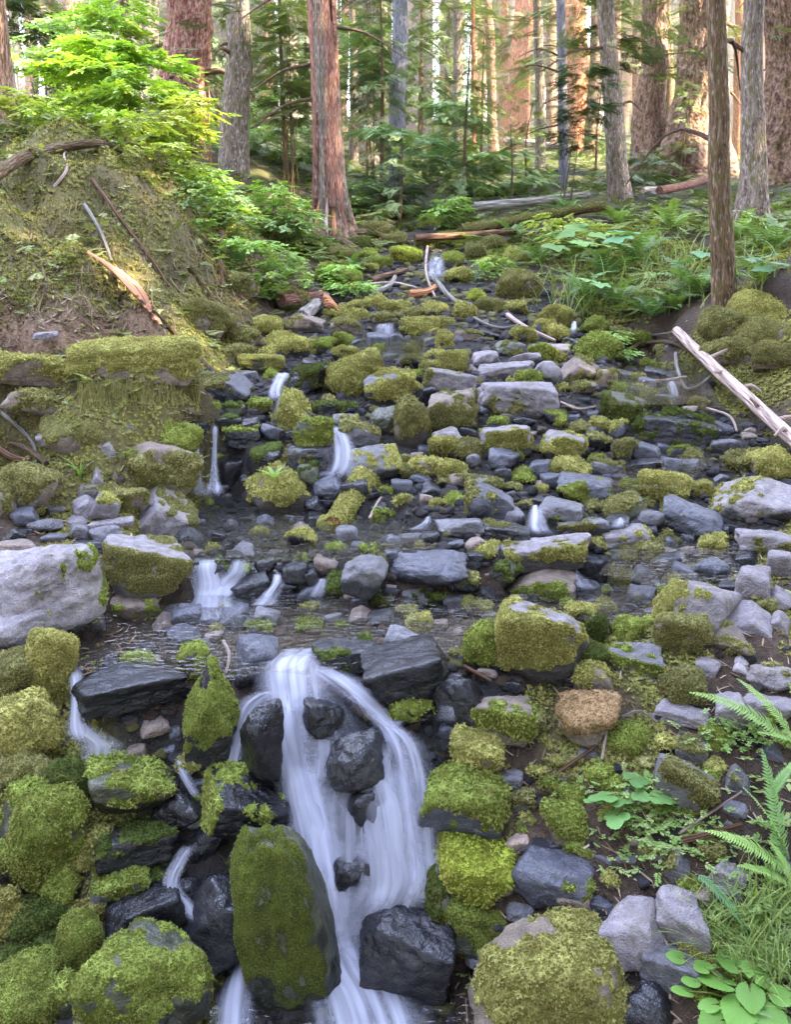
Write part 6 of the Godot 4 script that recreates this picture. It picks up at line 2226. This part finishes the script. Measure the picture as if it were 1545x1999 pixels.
	for p in [[1440, 1885, 60], [1475, 1905, 56], [1420, 1920, 58], [1450, 1960, 64], [1490, 1975, 60], [1415, 1990, 62], [1465, 1930, 50], [1380, 1890, 34], [1345, 1935, 36], [1360, 1915, 30], [1395, 1960, 34], [1330, 1870, 30], [1515, 1940, 44]]: leaf_at(t, p[0], p[1], p[2] * 1.35, 1, 0.1, Color(0.17, 0.33, 0.065), rng, t.position)
	var bright := Color(0.31, 0.48, 0.13)
	t = thing("sword_fern", "bright fern arching over the pale stones at the picture edge", "fern", hit(1545, 1450), "ferns of the banks")
	frond_from(t, [1550, 1462], [1348, 1352], 0.05, 0.2, bright, 0.12)
	frond_from(t, [1550, 1440], [1440, 1325], 0.05, 0.2, bright, 0.08)
	frond_from(t, [1560, 1450], [1480, 1430], 0.05, 0.18, bright, 0.05)
	frond_from(t, [1570, 1420], [1540, 1330], 0.05, 0.2, bright, 0.05)
	t = thing("sword_fern", "big upright fern with fronds like ladders at the picture edge", "fern", hit(1540, 1720), "ferns of the banks")
	frond_from(t, [1530, 1710], [1488, 1462], 0.02, 0.25, Color(0.24, 0.42, 0.15), 0.04, 0.5)
	frond_from(t, [1545, 1690], [1452, 1538], 0.02, 0.25, bright, 0.08, 0.3)
	frond_from(t, [1550, 1720], [1378, 1622], 0.02, 0.22, bright, 0.12)
	frond_from(t, [1500, 1560], [1560, 1480], 0.12, 0.25, Color(0.24, 0.42, 0.15), 0.05)
	frond_from(t, [1560, 1740], [1440, 1690], 0.02, 0.18, bright, 0.1)
	frond_from(t, [1560, 1760], [1500, 1640], 0.02, 0.2, bright, 0.1)
	t = thing("sword_fern", "drooping blue-green fern frond over the steep grey stone", "fern", hit(1350, 1720), "ferns of the banks")
	frond_from(t, [1352, 1700], [1465, 1832], 0.12, 0.08, Color(0.17, 0.33, 0.15), 0.12, -0.3, 0.24)
	t = thing("sword_fern", "fern tip peeking in at the very bottom corner", "fern", hit(1540, 1990), "ferns of the banks")
	frond_from(t, [1570, 2010], [1465, 1972], 0.02, 0.12, Color(0.25, 0.42, 0.14), 0.08)
	t = thing("leafy_plant", "little fern-leaved plant on the face of the mossy pyramid stone", "plant", hit(535, 935, 0.25))
	for q in 6:
		var o := put("frond", frond_mesh(15, 0.14), tinted_leaf(Color(0.3, 0.46, 0.1)), t)
		o.basis = (Basis(Vector3.UP, TAU * q / 6.0) * Basis(Vector3.BACK, 0.5)).scaled(Vector3.ONE * 0.13)
	t = thing("leafy_plant", "narrow-leaved green plant between the pale shard and the bank", "plant", hit(158, 935))
	for q in 14:
		var o := put("leaf", blade_mesh(), tinted_leaf(Color(0.24, 0.36, 0.1)), t)
		o.basis = (Basis(Vector3.UP, TAU * q / 14.0 + rf(-0.2, 0.2)) * Basis(Vector3.BACK, rf(-0.5, 0.1))).scaled(Vector3(0.3, 0.3, 0.75) * rf(0.6, 1.1))
	hanging_growth()
	ground_cover()

func ground_cover() -> void:
	var r := RandomNumberGenerator.new()
	r.seed = 1234
	# moss carpet and small growth on both banks, from near to far
	var moss_w: Array[Transform3D] = []
	var moss_c := PackedColorArray()
	var fl_w: Array[Transform3D] = []
	var fl_c := PackedColorArray()
	var sp_w: Array[Transform3D] = []
	var sp_c := PackedColorArray()
	for k in 330000:
		var d := 1.9 + 13.0 * pow(r.randf(), 1.35)
		var u := r.randf_range(-0.6, 0.6) if k < 250000 else r.randf_range(0.5, 0.95)
		var p := Vector3(u * d, 0, -d)
		if in_bed(p.x, p.z) > 0.4: continue
		var a := n_big.get_noise_2d(p.x * 1.3 + 40.0, p.z * 1.3)
		var b := n_mid.get_noise_2d(p.x + 9.0, p.z)
		var much := smoothstep(-0.15, 0.2, a + 0.6 * b + (0.12 if d > 5.0 else -0.18))
		if u < -0.17 and d > 4.5 and d < 11.0: much = clampf(0.85 + 0.9 * b, 0.0, 1.0)
		var on_path := absf(d - (5.78 + 0.5 * smoothstep(-0.5, -0.25, u))) < 0.16 + 0.15 * b and u < -0.24
		if on_path: much *= 0.08
		if r.randf() > much: continue
		p.y = H(p.x, p.z)
		var s := 0.005 + 0.0018 * d
		var n := slope_normal(p.x, p.z)
		var up := (n + Vector3(r.randf_range(-0.4, 0.4), 0.2, r.randf_range(-0.4, 0.4))).normalized()
		moss_w.append(Transform3D((Basis(Quaternion(Vector3.UP, up)) * Basis(Vector3.UP, r.randf() * TAU)).scaled(Vector3.ONE * s * r.randf_range(0.7, 1.7)), p))
		var c := Color(0.34, 0.31, 0.1).lerp(Color(0.26, 0.28, 0.07), r.randf())
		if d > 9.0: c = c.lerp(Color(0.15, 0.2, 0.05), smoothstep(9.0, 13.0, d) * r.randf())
		c = c.lerp(Color(0.2, 0.14, 0.07), clampf(-a * 1.6 - b * 0.6 + r.randf_range(-0.5, 0.4), 0.0, 0.7)) * clampf(1.0 + 0.6 * b + r.randf_range(-0.2, 0.2), 0.4, 1.6)
		c.a = 1.0
		moss_c.append(c)
	scatter("moss_carpet", tuft_mesh(), mats.tuft, moss_w, moss_c).set_meta("label", "moss carpet on both banks")
	for k in 2600:      # herbs, little ferns and seedlings on the mossy bank
		var d := r.randf_range(5.0, 11.0)
		var u := r.randf_range(-0.62, -0.16)
		var p := Vector3(u * d, 0, -d)
		if in_bed(p.x, p.z) > 0.2 or n_mid.get_noise_2d(p.x * 0.7, p.z * 0.7) < -0.05: continue
		p.y = H(p.x, p.z) + r.randf_range(0.0, 0.05)
		var c := Color(0.2, 0.25, 0.08).lerp(Color(0.36, 0.36, 0.14), r.randf())
		c.a = 1.0
		if r.randf() < 0.5:
			fl_w.append(spray_at(p, r.randf() * TAU, r.randf_range(0.08, 0.2), r.randf_range(-0.1, 0.6)))
			fl_c.append(c)
		else:
			sp_w.append(spray_at(p, r.randf() * TAU, r.randf_range(0.06, 0.14), r.randf_range(-0.2, 0.6)))
			sp_c.append(c)
	for k in 16000:      # leafy ground cover of the forest floor
		var d := 9.0 + 22.0 * pow(r.randf(), 1.1)
		var u := r.randf_range(-0.6, 0.6)
		var p := Vector3(u * d, 0, -d)
		if in_bed(p.x, p.z) > 0.2: continue
		var a := n_big.get_noise_2d(p.x * 0.9 - 20.0, p.z * 0.9)
		if r.randf() > 0.55 + 1.2 * a: continue
		p.y = H(p.x, p.z) + r.randf_range(0.0, 0.16)
		var c := Color(0.12, 0.17, 0.05).lerp(Color(0.25, 0.29, 0.09), r.randf()) * r.randf_range(0.7, 1.2)
		c.a = 1.0
		if r.randf() < 0.45:
			fl_w.append(spray_at(p, r.randf() * TAU, r.randf_range(0.18, 0.4), r.randf_range(-0.1, 0.5)))
			fl_c.append(c)
		else:
			sp_w.append(spray_at(p, r.randf() * TAU, r.randf_range(0.12, 0.3), r.randf_range(-0.2, 0.5)))
			sp_c.append(c)
	for k in 800:      # small round leaves and sprigs low on the near bank
		var q := [[1480, 1760, 90, 160], [1300, 1640, 130, 60], [1440, 1430, 90, 40], [1480, 1860, 90, 90], [1250, 1560, 120, 60], [1060, 1900, 110, 60]][r.randi() % 6] as Array
		var px: float = q[0] + r.randfn() * q[2] * 0.5
		var py: float = q[1] + r.randfn() * q[3] * 0.5
		if px > 1640 or py > 2080 or px < 900: continue
		var p := hit(px, py, r.randf_range(0.01, 0.07))
		sp_w.append(spray_at(p, r.randf() * TAU, r.randf_range(0.025, 0.06), r.randf_range(-0.2, 0.5)))
		var c := Color(0.22, 0.36, 0.09).lerp(Color(0.38, 0.46, 0.18), r.randf())
		c.a = 1.0
		sp_c.append(c)
	for k in 2600:      # the same low growth farther along the near bank
		var d := r.randf_range(1.9, 9.0)
		var p := Vector3(r.randf_range(0.55, 0.95) * d, 0, -d)
		if n_big.get_noise_2d(p.x * 1.5, p.z * 1.5) < -0.05: continue
		p.y = H(p.x, p.z) + r.randf_range(0.0, 0.06)
		var c := Color(0.2, 0.3, 0.09).lerp(Color(0.34, 0.4, 0.15), r.randf())
		c.a = 1.0
		sp_w.append(spray_at(p, r.randf() * TAU, r.randf_range(0.05, 0.13), r.randf_range(-0.2, 0.5)))
		sp_c.append(c)
	scatter("fern_undergrowth", spray_mesh(), mats.needle, fl_w, fl_c).set_meta("label", "low ferny growth on the forest floor")
	scatter("leafy_undergrowth", sprig_mesh(), mats.leaf, sp_w, sp_c).set_meta("label", "small leafy growth on the banks and the forest floor")
	# grass
	var gw: Array[Transform3D] = []
	var gc := PackedColorArray()
	for k in 1500:
		var q := [[1490, 1800, 70, 60], [1500, 1900, 70, 70], [1400, 1850, 60, 50], [1180, 520, 150, 60], [1440, 500, 110, 60], [1320, 560, 120, 50], [1150, 600, 90, 30]][r.randi() % 7] as Array
		var px: float = q[0] + r.randfn() * q[2] * 0.6
		var py: float = q[1] + r.randfn() * q[3] * 0.6
		if px > 1640 or py > 2080 or (py < 1000 and r.randf() < 0.5): continue
		var p := hit(px, py, 0.0)
		var s := r.randf_range(0.12, 0.3) if py > 1000 else r.randf_range(0.3, 0.6)
		gw.append(Transform3D((Basis(Vector3.UP, r.randf() * TAU) * Basis(Vector3.BACK, r.randf_range(-0.5, 0.2))).scaled(Vector3(s, s, s * (0.7 if py > 1000 else 1.4))), p))
		var c := Color(0.2, 0.3, 0.08).lerp(Color(0.36, 0.42, 0.14), r.randf())
		c.a = 1.0
		gc.append(c)
	scatter("grass", blade_mesh(), mats.leaf, gw, gc).set_meta("label", "grass on the near bank and among the ferns")

# thin roots and strands of moss that hang down the bank between the mound and the creek
func hanging_growth() -> void:
	var r := RandomNumberGenerator.new()
	r.seed = 808
	var m := tube(curve([Vector3.ZERO, Vector3(0.1, -0.3, 0.05), Vector3(-0.04, -0.65, 0.02), Vector3(0.1, -1.0, 0.06)], 8), taper(9, 0.012, 0.004), 5)
	var where: Array[Transform3D] = []
	var tint := PackedColorArray()
	for k in 260:
		var q := [[300, 520, 130, 130], [430, 560, 70, 90], [470, 470, 50, 60], [200, 560, 90, 60], [120, 430, 110, 70]][r.randi() % 5] as Array
		var p := hit(q[0] + r.randfn() * q[2] * 0.6, q[1] + r.randfn() * q[3] * 0.5, 0.05)
		if in_bed(p.x, p.z) > 0.3: continue
		var n := slope_normal(p.x, p.z)
		var down := (Vector3.DOWN - n * Vector3.DOWN.dot(n)).normalized()
		var x := (down.cross(n) + Vector3(r.randf_range(-0.4, 0.4), 0, r.randf_range(-0.4, 0.4))).normalized()
		var y := -(down + x * r.randf_range(-0.7, 0.7)).normalized()
		var s := r.randf_range(0.15, 0.6)
		where.append(Transform3D(Basis(x, y, x.cross(y).normalized()).orthonormalized().scaled(Vector3(s, s, s)), p))
		var c := Color(0.12, 0.085, 0.06).lerp(Color(0.28, 0.23, 0.13), r.randf())
		c.a = 1.0
		tint.append(c)
	scatter("root_tangle", m, mats.tuft, where, tint).set_meta("label", "tangle of thin roots on the mossy bank")
	where.clear()
	tint.clear()
	for k in 700:      # moss beards under the ledge
		var px := r.randf_range(150, 392)
		var p := hit(px, r.randf_range(735, 768) + 0.03 * (px - 150) * r.randf(), 0.12)
		var s := r.randf_range(0.08, 0.24)
		where.append(Transform3D((Basis(Vector3.UP, r.randf() * TAU) * Basis(Vector3.RIGHT, PI + r.randf_range(-0.25, 0.25))).scaled(Vector3(s * 0.5, s, s * 1.2)), p))
		var c := Color(0.2, 0.18, 0.07).lerp(Color(0.33, 0.31, 0.1), r.randf())
		c.a = 1.0
		tint.append(c)
	scatter("hanging_moss", blade_mesh(), mats.tuft, where, tint).set_meta("label", "beards of moss hanging from the ledge")

# ====================================================================== gravel, litter, stones between the boulders
func pebble_mesh(k: int) -> ArrayMesh:
	var r := RandomNumberGenerator.new()
	r.seed = 300 + k
	var sh := stone_shape(2, ["b", "r", "s", "w"][k % 4], Vector3(1.0, [0.6, 0.7, 0.35, 0.75][k % 4], 0.8), r)
	var c := PackedColorArray()
	for i in sh[0].size(): c.append(grey(1.0))
	return mesh_of(sh[0], sh[1], sh[2], c)

func build_details() -> void:
	var r := RandomNumberGenerator.new()
	r.seed = 555
	var tones := [Color(0.11, 0.105, 0.12), Color(0.17, 0.16, 0.18), Color(0.075, 0.07, 0.078), Color(0.2, 0.15, 0.115), Color(0.3, 0.28, 0.29), Color(0.13, 0.1, 0.08), Color(0.13, 0.135, 0.16), Color(0.08, 0.08, 0.09)]
	for kind in 4:
		var where: Array[Transform3D] = []
		var tint := PackedColorArray()
		for k in 6000:
			var d := 2.2 + 12.0 * pow(r.randf(), 1.5)
			var u := r.randf_range(-0.55, 0.62)
			var p := Vector3(u * d, 0, -d)
			var bed := in_bed(p.x, p.z)
			if r.randf() > bed and not (d < 5.0 and r.randf() < 0.08): continue
			p.y = H(p.x, p.z)
			if Geometry2D.is_point_in_polygon(Vector2(p.x, p.z), pool_shape_first()) and r.randf() < 0.7: continue
			var s := (0.006 + 0.036 * pow(r.randf(), 3.0)) * (0.7 + d * 0.1)
			where.append(Transform3D((Basis(Vector3.UP, r.randf() * TAU) * Basis(Vector3.RIGHT, r.randf_range(-0.4, 0.4))).scaled(Vector3.ONE * s), p + Vector3.UP * s * 0.2))
			var c: Color = tones[r.randi() % tones.size()] * r.randf_range(0.25, 0.8)
			if d > 3.1 and d < 4.2 and u < 0.2 and r.randf() < 0.6: c = Color(0.12, 0.08, 0.055) * r.randf_range(0.6, 1.4)
			if r.randf() < 0.12 or (d > 9.0 and r.randf() < 0.5): c = Color(0.2, 0.19, 0.05)
			c.a = 1.0
			tint.append(c)
		scatter("gravel", pebble_mesh(kind), mats["stone_dry" if kind % 2 else "stone_wet"], where, tint).set_meta("label", "gravel and pebbles on the creek bed")
	between_stones(r, false)
	between_stones(r, true)
	litter(r)


# cobbles that fill the gaps, each a stone of its own, told apart by what lies next to it
func between_stones(r: RandomNumberGenerator, bank: bool) -> void:
	var used := {}
	var named := 0
	var spots := rock_spots.duplicate()
	for k in 12000:
		if named >= (60 if bank else 300): break
		var px := r.randf_range(20, 1530)
		var py := r.randf_range(640, 1960)
		if bank:
			px = r.randf_range(900, 1450)
			py = r.randf_range(1410, 1960)
		if py > 1230 and py < 1960 and px > 430 and px < 880: continue
		if not bank and r.randf() > (1.0 if py < 1250 else 0.35): continue
		var p := hit(px, py)
		if not bank and in_bed(p.x, p.z) < 0.5 and not (px < 260 and py > 960 and py < 1080) and not (px > 1050 and py > 1080 and r.randf() < 0.5): continue
		var w := r.randf_range(20, 58) * (0.95 + (py - 640) / 1300.0 * 0.35)
		var ok := true
		var near := -1
		var nd := 1e9
		for i in spots.size():
			var q = spots[i]
			var dx: float = absf(px - q[3].x) / (q[4] + w * 0.3)
			var dy: float = absf(py - q[3].y) / (q[5] + w * 0.2)
			if dx * dx + dy * dy < 0.6:
				ok = false
				break
			if i < rock_spots.size() and dx * dx + dy * dy < nd and i < 260:
				nd = dx * dx + dy * dy
				near = i
		if not ok or near < 0: continue
		var who = rock_spots[near]
		var name_of: String = who[2]
		for cut in [", ", " with ", " in ", " on ", " at ", " by ", " beside ", " behind ", " below ", " under ", " among ", " next ", " above ", " against ", " standing ", " leaning ", " lying "]:
			name_of = name_of.split(cut)[0]
		var stone: String = ["d", "d", "u", "b", "g", "d", "u"][r.randi() % 7]
		var moss := 0.0 if r.randf() < (0.4 if py < 850 else 0.68) else r.randf_range(0.4, 0.8)
		if bank:
			stone = ["g", "b", "g", "d"][r.randi() % 4]
			moss = 0.0 if r.randf() < 0.35 else r.randf_range(0.45, 0.85)
		var word: String = {"d": "dark wet", "g": "grey", "u": "bluish", "b": "brownish"}[stone]
		var dx: float = px - who[3].x
		var dy: float = py - who[3].y
		var rel := "upstream of" if dy < -absf(dx) * 0.6 else ("just downstream of" if dy > absf(dx) * 0.6 else ("on the far-bank side of" if dx > 0 else "on the mound side of"))
		var label := ("%s%s cobble %s the %s" % ["mossy " if moss > 0.0 else "", word, rel, name_of])
		if used.has(label) or label.split(" ").size() > 16: continue
		used[label] = true
		named += 1
		if bank:
			label = label.replace("cobble", "broken stone")
			if label.split(" ").size() > 16: continue
		var form: String = ["b", "r", "s", "b", "w"][r.randi() % 5]
		place_rock(px, py, w, w * r.randf_range(0.5, 0.8), r.randf_range(-15, 15), form, stone, moss, "t", ["y", "g", "o"][r.randi() % 3], label, "broken_stone" if bank else "cobble")
		spots.append([p, 0.0, "", Vector2(px, py), w * 0.5, w * 0.3])
	rock_spots = spots


func litter(r: RandomNumberGenerator) -> void:
	var v := PackedVector3Array([Vector3(-1, 0, -0.08), Vector3(-1, 0, 0.08), Vector3(0, 0.06, -0.1), Vector3(0, 0.06, 0.1), Vector3(1, 0, 0)])
	var n := PackedVector3Array()
	var c := PackedColorArray()
	for i in 5:
		n.append(Vector3.UP)
		c.append(grey(1))
	var ix := PackedInt32Array([0, 1, 2, 1, 3, 2, 2, 3, 4])
	var m := mesh_of(v, normals_of(v, ix), ix, c)
	var where: Array[Transform3D] = []
	var tint := PackedColorArray()
	for k in 20000:
		var d := 1.9 + 12.0 * pow(r.randf(), 1.3)
		var u := r.randf_range(-0.6, 0.9)
		if k > 15000:      # thick on the path
			d = r.randf_range(5.4, 7.2)
			u = r.randf_range(-0.6, -0.24)
		var p := Vector3(u * d, 0, -d)
		if in_bed(p.x, p.z) > 0.3 + r.randf() * 0.5: continue
		p.y = H(p.x, p.z) + 0.006
		var s := r.randf_range(0.012, 0.05) * (0.6 + d * 0.1)
		where.append(Transform3D((Basis(Vector3.UP, r.randf() * TAU) * Basis(Vector3.BACK, r.randf_range(-0.4, 0.4))).scaled(Vector3(s, s, s * r.randf_range(0.6, 2.2))), p))
		var t := Color(0.14, 0.085, 0.055).lerp(Color(0.4, 0.32, 0.24), pow(r.randf(), 2.0))
		t.a = 1.0
		tint.append(t)
	scatter("needle_litter", m, mats.tuft, where, tint).set_meta("label", "needles, bark bits and dead leaves on the ground")
